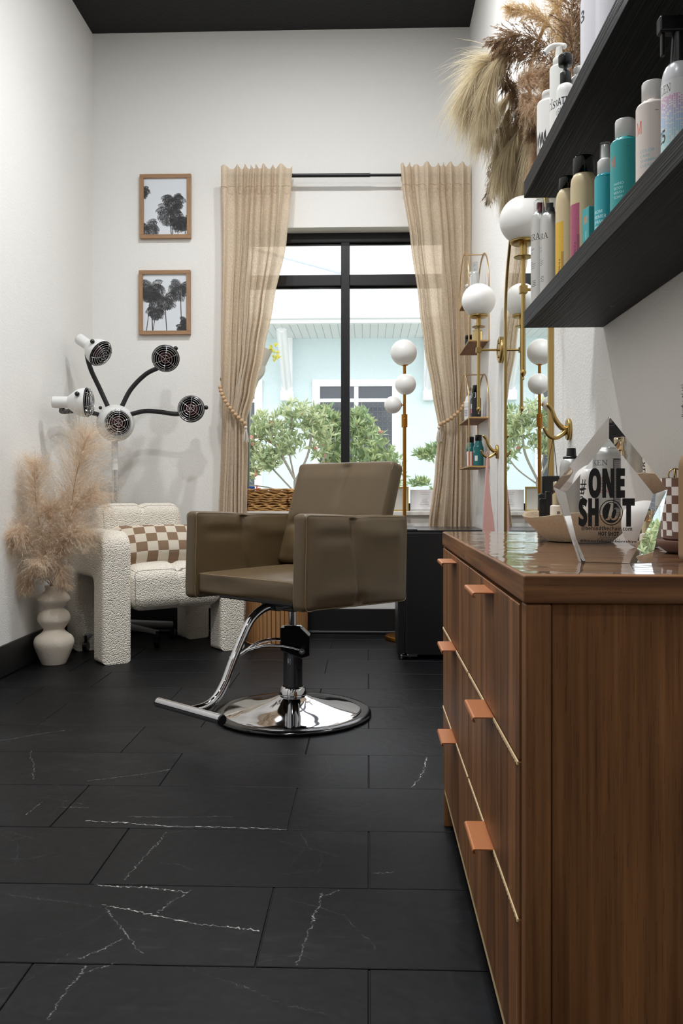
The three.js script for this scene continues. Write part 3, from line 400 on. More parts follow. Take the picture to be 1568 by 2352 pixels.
// ---------------------------------------------------------------- armchair in boucle
const boucleBump = dataTex(512, 512, (u, v) => { let m = 9; const X = u * 56, Y = v * 56, ix = Math.floor(X), iy = Math.floor(Y); for (let j = -1; j < 2; j++) for (let i = -1; i < 2; i++) { const cx = ((ix + i) % 56 + 56) % 56, cy = ((iy + j) % 56 + 56) % 56, dx = ix + i + hash(cx, cy) - X, dy = iy + j + hash(cx + 91, cy) - Y; m = Math.min(m, dx * dx + dy * dy); } return clamp(1 - Math.sqrt(m) * 0.95 + 0.25 * (fbm(u * 120, v * 120, 2, 120, 120) - 0.5)); }, false);
const boucle = M({ color: 0xeee6d8, roughness: 0.95, bumpMap: rep(boucleBump, 2.8, 2.8), bumpScale: 0.0055, sheen: 0.4, sheenColor: new THREE.Color(0xfff4e4), sheenRoughness: 0.8 });
{
  const a = thing('armchair', 'cream boucle armchair with blocky waterfall arms', 'armchair', [-1.165, 0, -4.56], 37 * PI / 180);
  // local: x along the width, z towards the front
  for (const s of [-1, 1]) {   // arm: inverted U with rounded top corners, legs to the floor
    const sh = new THREE.Shape(), R = 0.11, r2 = 0.045, f = 0.295, b = -0.295, H = 0.66, t = 0.15;
    sh.moveTo(f, 0); sh.lineTo(f, H - R); sh.quadraticCurveTo(f, H, f - R, H); sh.lineTo(b + R, H); sh.quadraticCurveTo(b, H, b, H - R); sh.lineTo(b, 0); sh.lineTo(b + t, 0); sh.lineTo(b + t, 0.38); sh.quadraticCurveTo(b + t, 0.42, b + t + r2, 0.42); sh.lineTo(f - t - r2, 0.42); sh.quadraticCurveTo(f - t, 0.42, f - t, 0.38); sh.lineTo(f - t, 0); sh.closePath();
    const g = new THREE.ExtrudeGeometry(sh, { depth: 0.1, bevelEnabled: true, bevelThickness: 0.025, bevelSize: 0.025, bevelOffset: -0.025, bevelSegments: 5, curveSegments: 10 }); g.translate(0, 0, -0.05); g.rotateY(-PI / 2); g.translate(s * 0.325, 0, 0); mesh('arm', boxMap(g), boucle, a);
  }
  // seat cushion with two front channels
  const ch = (x) => { return Math.exp(-Math.pow(x / 0.02, 2)); };
  const seat = mesh('seat', pad(0.52, 0.23, 0.56, 0.075, [60, 24, 60], (v, o) => { const k = ch(v.x); v.y -= 0.014 * k * smooth(0.0, 0.1, o.y); v.z -= 0.014 * k * smooth(0.14, 0.26, o.z); if (o.y > 0.1) v.y += 0.022 * smooth(0, 0.2, 0.26 - Math.abs(o.x)) * smooth(0, 0.2, 0.28 - Math.abs(o.z)); }), boucle, a); seat.position.set(0, 0.365, 0.045);
  const bk = mesh('backrest', pad(0.5, 0.46, 0.17, 0.075, [60, 40, 20], (v, o) => { const k = ch(v.x); v.z -= 0.014 * k * smooth(-0.02, 0.07, o.z); v.y -= 0.012 * k * smooth(0.1, 0.22, o.y); }), boucle, a); bk.position.set(0, 0.565, -0.235); bk.rotation.x = -0.12;
  // checked lumbar cushion leaning on the seat
  const checkTex = canvasTex(1024, 512, (g, W, H) => { g.fillStyle = '#d9cdbb'; g.fillRect(0, 0, W, H); g.fillStyle = '#8b7159'; const r = rng(3), nx = 10, ny = 5; for (let j = 0; j < ny; j++) for (let i = 0; i < nx; i++) if ((i + j) % 2) { const x = i * W / nx, y = j * H / ny, w = W / nx, h = H / ny; g.beginPath(); g.moveTo(x + r() * 4, y + r() * 4); g.lineTo(x + w + r() * 4, y + r() * 4); g.lineTo(x + w + r() * 4, y + h + r() * 4); g.lineTo(x + r() * 4, y + h + r() * 4); g.fill(); } });
  const cm = M({ map: checkTex, roughness: 0.95, bumpMap: rep(boucleBump, 5, 3), bumpScale: 0.0012 });
  const pg = pad(0.56, 0.25, 0.16, 0.06, [50, 26, 20], (v, o) => { const ex = Math.pow(Math.abs(o.x) / 0.28, 2.2), ey = Math.pow(Math.abs(o.y) / 0.125, 2.2); v.z *= 1.15 * Math.sqrt(Math.max(0.04, (1 - ex * 0.97) * (1 - ey * 0.9))); });
  const pp = pg.attributes.position, pu = pg.attributes.uv; for (let i = 0; i < pp.count; i++) pu.setXY(i, pp.getX(i) / 0.56 + 0.5, pp.getY(i) / 0.25 + 0.5); pg.computeVertexNormals();
  const pl = thing('lumbar_pillow', 'tan and cream checkered lumbar pillow on the boucle armchair', 'pillow', [-1.1, 0.527, -4.46], 30 * PI / 180); const pm = mesh('cover', pg, cm, pl); pm.rotation.x = -0.62; pm.position.set(0, 0.045, 0);
}
// ---------------------------------------------------------------- five-headed infrared hair lamp
{
  const L = thing('hair_processor_lamp', 'white infrared hair lamp with four black gooseneck arms', 'heat lamp', [-1.46, 0, -4.78]);
  const O = [-1.46, 0, -4.78], rel = (x, y, z) => [x - O[0], y, z - O[2]];
  const shellW = M({ color: 0xd9d9d7, roughness: 0.35 }), redBulb = M({ color: 0x35090b, roughness: 0.15 }), reflector = M({ color: 0x3c3c3e, roughness: 0.18, metalness: 1, side: THREE.DoubleSide }), guardM = M({ color: 0xc9c9cc, roughness: 0.15, metalness: 1 });
  function head(at, dir, up, r, neck, knob, part) {   // dome opening along +z
    const h = new THREE.Group(); h.name = part; L.add(h); h.position.set(...at); const m = new THREE.Matrix4(), z = V3(...dir).normalize(), x = V3(...up).cross(z).normalize(), y = z.clone().cross(x); m.makeBasis(x, y, z); h.quaternion.setFromRotationMatrix(m);
    const X = (g) => g.rotateX(PI / 2);
    const shell = neck ? X(lathe(smoothProfile([[r, 0.012], [r * 0.995, -0.005], [r * 0.9, -r * 0.45], [r * 0.62, -r * 0.85], [0.033, -r * 1.08]], 26).concat([[0.03, -r * 1.1], [0.03, -r * 1.1 - 0.075], [0.027, -r * 1.1 - 0.08], [0, -r * 1.1 - 0.08]]), 40)) : null;
    if (neck) { mesh('shell', shell, shellW, h); mesh('rating_label', new THREE.CylinderGeometry(0.0304, 0.0304, 0.028, 20, 1, true, -0.5, 1.3).rotateX(PI / 2).translate(0, 0, -r * 1.1 - 0.055), labelGrey, h); }
    mesh('reflector', X(lathe([[r * 0.97, 0.013], [r * 0.93, 0], [r * 0.8, -r * 0.35], [r * 0.4, -r * 0.7], [0.012, -r * 0.78]], 36)), reflector, h);
    mesh('bulb', X(lathe(smoothProfile([[0, 0.0], [r * 0.38, -0.004], [r * 0.55, -0.016], [r * 0.4, -r * 0.45], [0.016, -r * 0.65]], 20), 28)), redBulb, h);
    mesh('rim', new THREE.TorusGeometry(r * 0.985, 0.004, 8, 44).translate(0, 0, 0.013), neck ? blackMetal : chrome, h);
    for (let i = 0; i < 7; i++) { const t = i / 6, rr = r * (1 - Math.pow(t, 1.6) * 0.93), zz = 0.016 + 0.024 * Math.sin(Math.min(1, t * 1.6) * PI / 2); mesh('guard_ring', new THREE.TorusGeometry(rr * 0.97, 0.0017, 5, 40).translate(0, 0, zz), guardM, h); }
    for (let i = 0; i < 6; i++) { const a = i * PI / 3 + 0.4, p = [[0.97, 0.012], [0.96, 0.026], [0.75, 0.038], [0.4, 0.041], [0.04, 0.041]].map(([q, z2]) => [Math.cos(a) * r * q, Math.sin(a) * r * q, z2]); mesh('guard_spoke', tube(p, 0.0016, 14, 5), guardM, h); }
    if (knob) mesh('knob', merge([ball(...knob, 0.0125, 18, 12), rod([knob[0] * 0.7, knob[1] * 0.7, knob[2]], knob, 0.005, 0.005, 8)]), blackPlastic, h);
    return h;
  }
  var labelGrey = M({ map: canvasTex(128, 96, (g) => { g.fillStyle = '#e6e2de'; g.fillRect(0, 0, 128, 96); g.strokeStyle = '#a66'; g.strokeRect(6, 6, 116, 84); g.fillStyle = '#777'; for (let i = 0; i < 6; i++) g.fillRect(14, 16 + i * 12, 60 + (i * 37) % 40, 4); }), roughness: 0.5 });
  // centre ball
  const bg = new THREE.SphereGeometry(0.107, 56, 36, 0, 2 * PI, 0.745, PI - 0.745).applyQuaternion(new THREE.Quaternion().setFromUnitVectors(V3(0, 1, 0), V3(0.42, -0.06, 0.9).normalize())); const bp = rel(-1.456, 1.255, -4.78);
  mesh('central_ball', bg.translate(...bp), shellW, L);
  head([bp[0] + 0.0325, bp[1] - 0.0046, bp[2] + 0.0697], [0.42, -0.06, 0.9], [0, 1, 0], 0.0735, false, null, 'central_lamp');
  mesh('ball_knob', ball(bp[0] - 0.075, bp[1] + 0.085, bp[2] + 0.04, 0.01, 14, 10), blackPlastic, L);
  const H = [];
  // upper left, upper right, right, left
  H.push([[-1.478, 1.625, -4.55], [0.79, -0.53, 0.28], [0, 1, 0], [-0.005, 0.07, -0.02]]);
  H.push([[-1.13, 1.607, -4.64], [0.18, -0.32, 0.93], [0, 1, 0], [0.055, 0.055, -0.0]]);
  H.push([[-0.998, 1.326, -4.7], [0.06, 0.03, 1], [0, 1, 0], [0.082, 0.01, 0.0]]);
  H.push([[-1.455, 1.318, -4.25], [0.94, 0.0, -0.1], [0, 1, 0], [-0.012, 0.03, -0.02]]);
  H.forEach(([p, d, u, k], i) => { const q = [...k]; if (i === 3) { q[0] = -0.075; q[1] = 0.035; q[2] = -0.02; } if (i === 0) { q[0] = -0.065; q[1] = 0.045; q[2] = -0.02; } head(rel(...p), d, u, 0.074, true, q, 'lamp_head'); });
  const arms = [
    [[-1.49, 1.34, -4.76], [-1.535, 1.45, -4.74], [-1.575, 1.56, -4.7], [-1.58, 1.64, -4.66], [-1.545, 1.66, -4.62]],
    [[-1.42, 1.35, -4.78], [-1.37, 1.45, -4.79], [-1.28, 1.54, -4.79], [-1.19, 1.58, -4.77], [-1.145, 1.61, -4.74]],
    [[-1.37, 1.305, -4.78], [-1.29, 1.325, -4.79], [-1.2, 1.32, -4.79], [-1.1, 1.308, -4.79], [-1.02, 1.325, -4.78]],
    [[-1.54, 1.3, -4.74], [-1.6, 1.315, -4.62], [-1.625, 1.295, -4.48], [-1.615, 1.285, -4.36], [-1.575, 1.3, -4.27]],
  ];
  for (const a of arms) mesh('gooseneck_arm', tube(a.map((p) => rel(...p)), 0.0135, 44, 12), M({ color: 0x18181a, roughness: 0.55 }), L);
  mesh('upper_column', rod([0, 0.985, 0], [0, 1.16, 0], 0.0185, 0.0185, 24), shellW, L);
  mesh('chrome_pole', rod([0, 0.1, 0], [0, 0.99, 0], 0.0155, 0.0155, 24), chrome, L);
  // five-star base with casters
  const baseM = M({ color: 0x9fa0a4, roughness: 0.4 });
  mesh('hub', lathe([[0, 0.06], [0.045, 0.06], [0.045, 0.12], [0.02, 0.14], [0, 0.14]], 24), baseM, L);
  const ang = [20, -30, -100, 150, 85];
  for (const d of ang) { const a = d * PI / 180, l = d === 150 || d === 85 ? 0.2 : 0.33, x = Math.cos(a) * l, z = -Math.sin(a) * l; const leg = mesh('base_leg', rod([0, 0.1, 0], [x, 0.078, z], 0.026, 0.018, 4), baseM, L); mesh('caster', merge([rod([x - 0.012, 0.026, z], [x + 0.012, 0.026, z], 0.026, 0.026, 18), rod([x, 0.026, z], [x, 0.085, z], 0.008)]), blackPlastic, leg); }
}
// ---------------------------------------------------------------- pampas
function plumeGeo(path, o) {   // from the base of the plume to its tip: branchlets that arch off the stalk, each with fine hairs or split into clumped strands
  const r = rng(o.seed), cv = new THREE.CatmullRomCurve3(path.map((p) => V3(...p)), false, 'centripetal'), P = [], C = [], c0 = new THREE.Color(o.c0), c1 = new THREE.Color(o.c1), col = new THREE.Color(), cc = new THREE.Color();
  const rnd = () => r() - 0.5, keep = (q) => { if (o.minX !== undefined && q.x < o.minX) q.x = o.minX + r() * 0.01; if (o.maxX !== undefined && q.x > o.maxX) q.x = o.maxX - r() * 0.01; };
  const strip = (pts, w, c) => { const n = pts.length - 1, d = pts[n].clone().sub(pts[0]), side = V3(rnd(), rnd(), rnd()).cross(d).normalize(); for (let k = 0; k < n; k++) { const wa = w * (1 - k / n * 0.7), wb = k === n - 1 ? 0 : w * (1 - (k + 1) / n * 0.7), A = pts[k], B = pts[k + 1]; P.push(A.x - side.x * wa, A.y - side.y * wa, A.z - side.z * wa, A.x + side.x * wa, A.y + side.y * wa, A.z + side.z * wa, B.x + side.x * wb, B.y + side.y * wb, B.z + side.z * wb); if (wb) P.push(A.x - side.x * wa, A.y - side.y * wa, A.z - side.z * wa, B.x + side.x * wb, B.y + side.y * wb, B.z + side.z * wb, B.x - side.x * wb, B.y - side.y * wb, B.z - side.z * wb); for (let j = 0; j < (wb ? 6 : 3); j++) C.push(c.r, c.g, c.b); } };
  const hairs = o.hairs ?? 22, nb = Math.round(o.n / (o.strands ?? hairs) ), seg = o.seg ?? 6;
  for (let i = 0; i < nb; i++) {
    const t = Math.pow(r(), o.bias ?? 0.9), p0 = cv.getPoint(t), T = cv.getTangent(t), a = r() * PI * 2, s = V3(T.y, T.z, T.x).cross(T).normalize(), b = T.clone().cross(s), out = s.multiplyScalar(Math.cos(a)).addScaledVector(b, Math.sin(a));
    const prof = Math.pow(Math.sin(PI * clamp(0.12 + t * 0.83)), 0.7), L = o.len * (0.45 + 0.75 * r()) * (0.3 + 0.85 * prof), dir = T.clone().multiplyScalar(o.along ?? 0.75).addScaledVector(out, (o.spread ?? 0.75) * (0.5 + r() * 0.7)).normalize(), curl = V3(rnd(), rnd(), rnd()).multiplyScalar(o.curl ?? 0.5);
    col.copy(c0).lerp(c1, r()); if (r() < 0.12) col.multiplyScalar(0.7);
    const many = o.strands ?? 1;
    for (let m = 0; m < many; m++) {
      const q = p0.clone(), pts = [q.clone()], dd = dir.clone().add(V3(rnd(), rnd(), rnd()).multiplyScalar(many > 1 ? 0.16 : 0)), cu = curl.clone().add(V3(rnd(), rnd(), rnd()).multiplyScalar(many > 1 ? 0.25 : 0)), LL = L * (many > 1 ? 0.7 + 0.5 * r() : 1);
      for (let k = 0; k < seg; k++) { dd.addScaledVector(V3(0, -1, 0), (o.droop ?? 0.1)).addScaledVector(cu, 0.25 + (many > 1 ? 0.3 * rnd() : 0)).normalize(); q.addScaledVector(dd, LL / seg); keep(q); pts.push(q.clone()); }
      cc.copy(col); if (many > 1) cc.lerp(c1, r() * 0.25);
      strip(pts, o.width * (many > 1 ? 0.7 + 0.6 * r() : 0.9), cc);
      if (many === 1) for (let h = 0; h < hairs; h++) {
        const f = 0.12 + 0.88 * r(), k = Math.min(seg - 1, Math.floor(f * seg)), at = pts[k].clone().lerp(pts[k + 1], f * seg - k), ax = pts[k + 1].clone().sub(pts[k]).normalize(), hd = ax.multiplyScalar(o.hairAlong ?? 0.8).add(V3(rnd(), rnd(), rnd()).multiplyScalar(1.5)).normalize(), hl = (o.hair ?? 0.017) * (0.5 + r());
        const e = at.clone().addScaledVector(hd, hl); e.y -= hl * 0.25; keep(e); cc.copy(col).lerp(c1, r() * 0.5); strip([at, e], (o.hairWidth ?? 0.0005) * (0.7 + 0.6 * r()), cc);
      }
    }
  }
  const g = new THREE.BufferGeometry(); g.setAttribute('position', new THREE.Float32BufferAttribute(P, 3)); g.setAttribute('color', new THREE.Float32BufferAttribute(C, 3)); g.computeVertexNormals(); return g;
}
const plumeMat = M({ color: 0xffffff, vertexColors: true, roughness: 0.95, transmission: 0.55, thickness: 0, specularIntensity: 0.2 });
const strawMat = M({ color: 0xb08a5c, roughness: 0.85 });
{
  const VX = -1.572, VZ = -4.14;
  const v = thing('floor_vase', 'matt beige bubble-shaped ceramic floor vase', 'vase', [VX, 0, VZ]);
  const prof = smoothProfile([[0.058, 0.0], [0.062, 0.008], [0.08, 0.05], [0.097, 0.1], [0.09, 0.132], [0.062, 0.155], [0.0505, 0.172], [0.062, 0.19], [0.079, 0.22], [0.072, 0.252], [0.051, 0.272], [0.048, 0.28], [0.066, 0.298], [0.079, 0.322], [0.066, 0.347], [0.045, 0.363], [0.042, 0.375], [0.046, 0.388]], 110);
  mesh('body', lathe([[0.0, 0.0], ...prof, [0.044, 0.39], [0.038, 0.386], [0.036, 0.36], [0, 0.3]], 64), M({ color: 0xe4d8c8, roughness: 0.85, bumpMap: rep(plasterBump, 2, 2), bumpScale: 0.0006 }), v);
  const top = [VX, 0.385, VZ];
  const specs = [
    ['tall upright pampas plume on the right of the floor vase', [[-1.54, 0.5, -4.12], [-1.475, 0.72, -4.08], [-1.425, 0.95, -4.05], [-1.37, 1.13, -4.04]], 0.21, 5200],
    ['tall pampas plume leaning on the left wall above the floor vase', [[-1.585, 0.5, -4.1], [-1.615, 0.72, -4.05], [-1.62, 0.88, -4.02], [-1.615, 1.0, -4.0]], 0.12, 3600],
    ['short pampas plume drooping left towards the wall', [[-1.59, 0.45, -4.1], [-1.63, 0.6, -4.0], [-1.655, 0.68, -3.95], [-1.66, 0.66, -3.9]], 0.13, 2600],
    ['middle pampas plume standing between the two tall ones', [[-1.57, 0.45, -4.1], [-1.565, 0.58, -4.06], [-1.55, 0.72, -4.04], [-1.545, 0.78, -4.03]], 0.15, 2800],
    ['pampas plume arching right in front of the armchair leg', [[-1.54, 0.45, -4.1], [-1.5, 0.57, -4.05], [-1.44, 0.66, -4.02], [-1.38, 0.66, -4.0]], 0.13, 2800],
    ['lowest pampas plume hanging over the vase rim on the left', [[-1.6, 0.42, -4.1], [-1.625, 0.47, -4.04], [-1.64, 0.45, -4.0], [-1.65, 0.4, -3.98]], 0.075, 1500],
    ['lowest pampas plume hanging over the vase rim on the right', [[-1.55, 0.42, -4.1], [-1.52, 0.48, -4.04], [-1.49, 0.47, -4.01], [-1.47, 0.42, -4.0]], 0.075, 1500],
    ['small pampas plume sticking out front over the vase mouth', [[-1.575, 0.42, -4.09], [-1.57, 0.5, -4.03], [-1.565, 0.53, -3.97], [-1.565, 0.52, -3.92]], 0.1, 1700],
    ['wispy pampas plume spreading right below the tallest one', [[-1.53, 0.5, -4.1], [-1.48, 0.68, -4.07], [-1.42, 0.8, -4.05], [-1.33, 0.86, -4.04]], 0.18, 2400],
  ];
  specs.forEach(([label, path, len, n], i) => {
    const b = path[0], t = thing('pampas_plume', label, 'dried grass', [b[0], b[1], b[2]], 0, 'pampas plumes in the floor vase'), loc = path.map((p) => [p[0] - b[0], p[1] - b[1], p[2] - b[2]]);
    const h = mesh('plume_hair', plumeGeo(loc, { seed: 100 + i, n: Math.round(n * 4.6), len: len * 1.15, width: 0.0006, c0: i % 3 === 1 ? 0xe6cfb2 : 0xdcc09f, c1: 0xf8ecdc, spread: 0.8, along: 0.85, droop: i < 2 ? 0.06 : 0.1, curl: 0.6, minX: -1.685 - b[0] }), plumeMat, t); h.userData.kind = 'stuff';
    const st = [V3(VX - b[0], 0.25 - b[1], VZ - b[2]), V3(VX + (b[0] - VX) * 0.4 - b[0], 0.39 - b[1], VZ + (b[2] - VZ) * 0.4 - b[2]), ...loc.map((p) => V3(...p))];
    mesh('stem', tube(st, 0.0022, 40, 6), strawMat, t);
  });
}
// ---------------------------------------------------------------- floor lamp with three globes
{
  const f = thing('floor_lamp', 'brass floor lamp with three opal glass globes', 'floor lamp', [0.212, 0, -4.88]);
  mesh('base', lathe([[0, 0.0], [0.112, 0.0], [0.114, 0.004], [0.114, 0.02], [0.11, 0.024], [0, 0.025]], 56), goldDeep, f);
  mesh('pole', merge([rod([0, 0.02, 0], [0, 1.27, 0], 0.0105, 0.0105, 20), rod([0, 1.27, 0], [0, 1.605, 0], 0.009, 0.009, 20)]), goldDeep, f);
  const cl = mesh('joint_sleeve', rod([0, 1.235, 0], [0, 1.31, 0], 0.0175, 0.0175, 24), goldDeep, f); mesh('set_screw', ball(0, 1.285, 0.0185, 0.004, 10, 8), gold, cl);
  mesh('top_cup', lathe([[0, 1.592], [0.01, 1.592], [0.022, 1.597], [0.027, 1.605], [0, 1.605]], 28), goldDeep, f);
  mesh('globe', ball(-0.004, 1.67, 0, 0.0762, 40, 28), opal, f);
  mesh('globe', ball(0.006, 1.485, 0.0, 0.061, 40, 28), opal, f);
  mesh('globe', ball(-0.067, 1.366, 0.0, 0.0508, 40, 28), opal, f);
  mesh('side_arm', merge([rod([0, 1.364, 0], [-0.02, 1.365, 0], 0.004), lathe([[0, -0.003], [0.012, -0.003], [0.012, 0.003], [0, 0.003]], 18).rotateZ(PI / 2).translate(-0.018, 1.365, 0)]), goldDeep, f);
}
// ---------------------------------------------------------------- mini fridge
{
  const f = thing('mini_fridge', 'black mini fridge beside the dresser', 'fridge', [0, 0, 0]), body = M({ color: 0x0e0d0e, roughness: 0.42 });
  const X0 = 0.152, X1 = 0.6, N = -4.285, B = -4.73;
  mesh('cabinet', rbox(X0 + 0.045, X1, 0.022, 0.652, B, N, 0.006), body, f);
  const dr = mesh('door', rbox(X0, X0 + 0.04, 0.026, 0.652, B, N, 0.008), body, f); mesh('door_gasket', rbox(X0 + 0.04, X0 + 0.045, 0.035, 0.645, B + 0.01, N - 0.008, 0.001), M({ color: 0x2a2a2c, roughness: 0.8 }), dr);
  mesh('top_plate', rbox(X0 + 0.1, X1, 0.6525, 0.663, B, N, 0.003), M({ color: 0x1a1a1c, roughness: 0.25 }), f); mesh('door_cap', rbox(X0 + 0.004, X0 + 0.1, 0.6525, 0.668, B, N, 0.003), body, f);
  mesh('lower_hinge', merge([rbox(X0 + 0.012, X0 + 0.1, 0.018, 0.022, N - 0.03, N + 0.006, 0.001), rod([X0 + 0.02, 0.004, N - 0.01], [X0 + 0.02, 0.026, N - 0.01], 0.006)]), chrome, f);
  mesh('upper_hinge', rbox(X0 + 0.025, X0 + 0.04, 0.638, 0.642, N, N + 0.004, 0.001), chrome, f);
  for (const [x, z] of [[X0 + 0.07, N - 0.04], [X1 - 0.04, N - 0.04], [X0 + 0.07, B + 0.04], [X1 - 0.04, B + 0.04]]) mesh('foot', rod([x, 0, z], [x, 0.024, z], 0.016, 0.016, 14), blackPlastic, f);
}
// ---------------------------------------------------------------- slatted drum stool
{
  const t = thing('slatted_drum_table', 'round fluted wooden drum table behind the styling chair', 'side table', [-0.522, 0, -4.78]);
  mesh('core', lathe([[0, 0.004], [0.166, 0.004], [0.166, 0.44], [0, 0.44]], 48), M({ color: 0x6f4e30, roughness: 0.8 }), t);
  mesh('base_ring', lathe([[0.16, 0], [0.176, 0], [0.177, 0.012], [0.16, 0.013]], 56), slatWood, t);
  const g = rbox(-0.0105, 0.0105, 0.013, 0.44, -0.004, 0.006, 0.003, 1); for (let i = 0; i < 44; i++) { const s = mesh('slat', g, slatWood, t), a = i / 44 * PI * 2; s.position.set(Math.sin(a) * 0.17, 0, Math.cos(a) * 0.17); s.rotation.y = a; }
  mesh('table_top', lathe([[0, 0.44], [0.178, 0.44], [0.18, 0.444], [0.18, 0.456], [0.176, 0.46], [0, 0.46]], 56), slatWood, t);
}
// ---------------------------------------------------------------- baskets, certificate and frame on the sill
{
  const seagrass = [0xa57c48, 0xbb9159, 0x8f6637].map((c) => M({ color: c, roughness: 0.8 }));
  const mk = (label, x, w) => {
    const b = thing('woven_basket', label, 'basket', [x, 0.7405, -5.122], 0, 'seagrass baskets on the window sill'), d = 0.105, h = 0.138, r = rng(Math.round(x * 100) + 90);
    mesh('lining', box(-w / 2 + 0.008, w / 2 - 0.008, 0.002, h - 0.02, -d / 2 + 0.008, d / 2 - 0.008), M({ color: 0x5c3c1e, roughness: 0.95 }), b);
    for (let k = 0; k < 10; k++) {
      const y = 0.007 + k * 0.0138, P = [], I = [], n = 150, m = 8, per = 2 * (w + d), ph = r() * 6;
      for (let i = 0; i < n; i++) {
        let s = i / n * per, x2, z2, nx, nz; if (s < w) { x2 = -w / 2 + s; z2 = d / 2; nx = 0; nz = 1; } else if (s < w + d) { x2 = w / 2; z2 = d / 2 - (s - w); nx = 1; nz = 0; } else if (s < 2 * w + d) { x2 = w / 2 - (s - w - d); z2 = -d / 2; nx = 0; nz = -1; } else { x2 = -w / 2; z2 = -d / 2 + (s - 2 * w - d); nx = -1; nz = 0; }
        const ang = s * 150 + ph + (k % 2) * PI, bl = 0.004 * Math.sin(ang), th = 0.0066 * (0.85 + 0.25 * Math.sin(ang * 0.5 + k) + 0.15 * r());
        for (let j = 0; j < m; j++) { const a = j / m * PI * 2, o = bl + Math.cos(a) * th * 0.85; P.push(x2 * 0.985 + nx * o, y + Math.sin(a) * th + 0.003 * Math.sin(ang * 0.5 + k * 2), z2 * 0.97 + nz * o); }
      }
      for (let i = 0; i < n; i++) for (let j = 0; j < m; j++) { const a = i * m + j, b2 = ((i + 1) % n) * m + j, c = i * m + (j + 1) % m, e = ((i + 1) % n) * m + (j + 1) % m; I.push(a, b2, c, c, b2, e); }
      const g = new THREE.BufferGeometry(); g.setAttribute('position', new THREE.Float32BufferAttribute(P, 3)); g.setIndex(I); g.computeVertexNormals(); mesh('woven_band', boxMap(g), seagrass[Math.floor(r() * 3)], b);
    }
    return b;
  };
  mk('seagrass basket at the left end of the sill by the curtain', -0.612, 0.235); mk('seagrass basket on the sill, mostly hidden by the chair back', -0.365, 0.235);
  const blue = thing('blue_packet', 'small blue packet poking out of the left seagrass basket', 'packet', [-0.715, 0.862, -5.13]); mesh('packet', rbox(-0.018, 0.018, 0, 0.032, -0.01, 0.01, 0.006), M({ color: 0x2c4f96, roughness: 0.5 }), blue);
  const red = thing('red_packet', 'small red and white packet poking out of the left seagrass basket', 'packet', [-0.672, 0.862, -5.13]); mesh('packet', merge([rbox(-0.02, 0.012, 0, 0.022, -0.01, 0.01, 0.005), rod([-0.018, 0.0, 0], [-0.01, 0.038, 0], 0.004)]), M({ color: 0xc64a55, roughness: 0.5 }), red);
  const cert = thing('certificate_stand', 'white framed certificate on the window sill', 'certificate', [0.345, 0.7405, -5.11], -0.1);
  const ct = canvasTex(512, 384, (g) => { g.fillStyle = '#f3f2f4'; g.fillRect(0, 0, 512, 384); g.textAlign = 'center'; g.fillStyle = '#c79a8c'; g.font = '26px serif'; g.fillText('CERTIFIED STYLE', 270, 52); g.fillStyle = '#666'; for (const [x, y, w] of [[180, 80, 160], [210, 196, 90], [200, 222, 110], [180, 250, 150], [170, 280, 170], [180, 312, 60], [300, 312, 60]]) g.fillRect(x, y, w, 4); g.fillStyle = '#c9783f'; g.beginPath(); g.arc(450, 190, 18, 0, 7); g.fill(); });
  const cg = new THREE.PlaneGeometry(0.168, 0.118); mesh('acrylic_frame', rbox(-0.088, 0.088, 0.006, 0.132, -0.006, -0.001, 0.001), whitePlastic, cert); mesh('certificate_print', cg.translate(0, 0.07, 0.0002), M({ map: ct, roughness: 0.4 }), cert); mesh('stand_base', rbox(-0.09, 0.09, 0, 0.005, -0.012, 0.014, 0.001), whitePlastic, cert);
  const fr = thing('brass_photo_frame', 'small brass photo frame standing on the sill beside the lamp', 'photo frame', [0.195, 0.7405, -5.12], 0.35);
  mesh('frame', merge([rbox(-0.055, 0.055, 0, 0.008, -0.006, 0.006, 0.002), rbox(-0.055, 0.055, 0.142, 0.15, -0.006, 0.006, 0.002), rbox(-0.055, -0.047, 0, 0.15, -0.006, 0.006, 0.002), rbox(0.047, 0.055, 0, 0.15, -0.006, 0.006, 0.002)]), M({ color: 0xd6bc72, roughness: 0.35, metalness: 0.7 }), fr);
  mesh('photo', rbox(-0.047, 0.047, 0.008, 0.142, -0.003, 0.0, 0.001), M({ color: 0xd3cfc6, roughness: 0.3 }), fr);
}
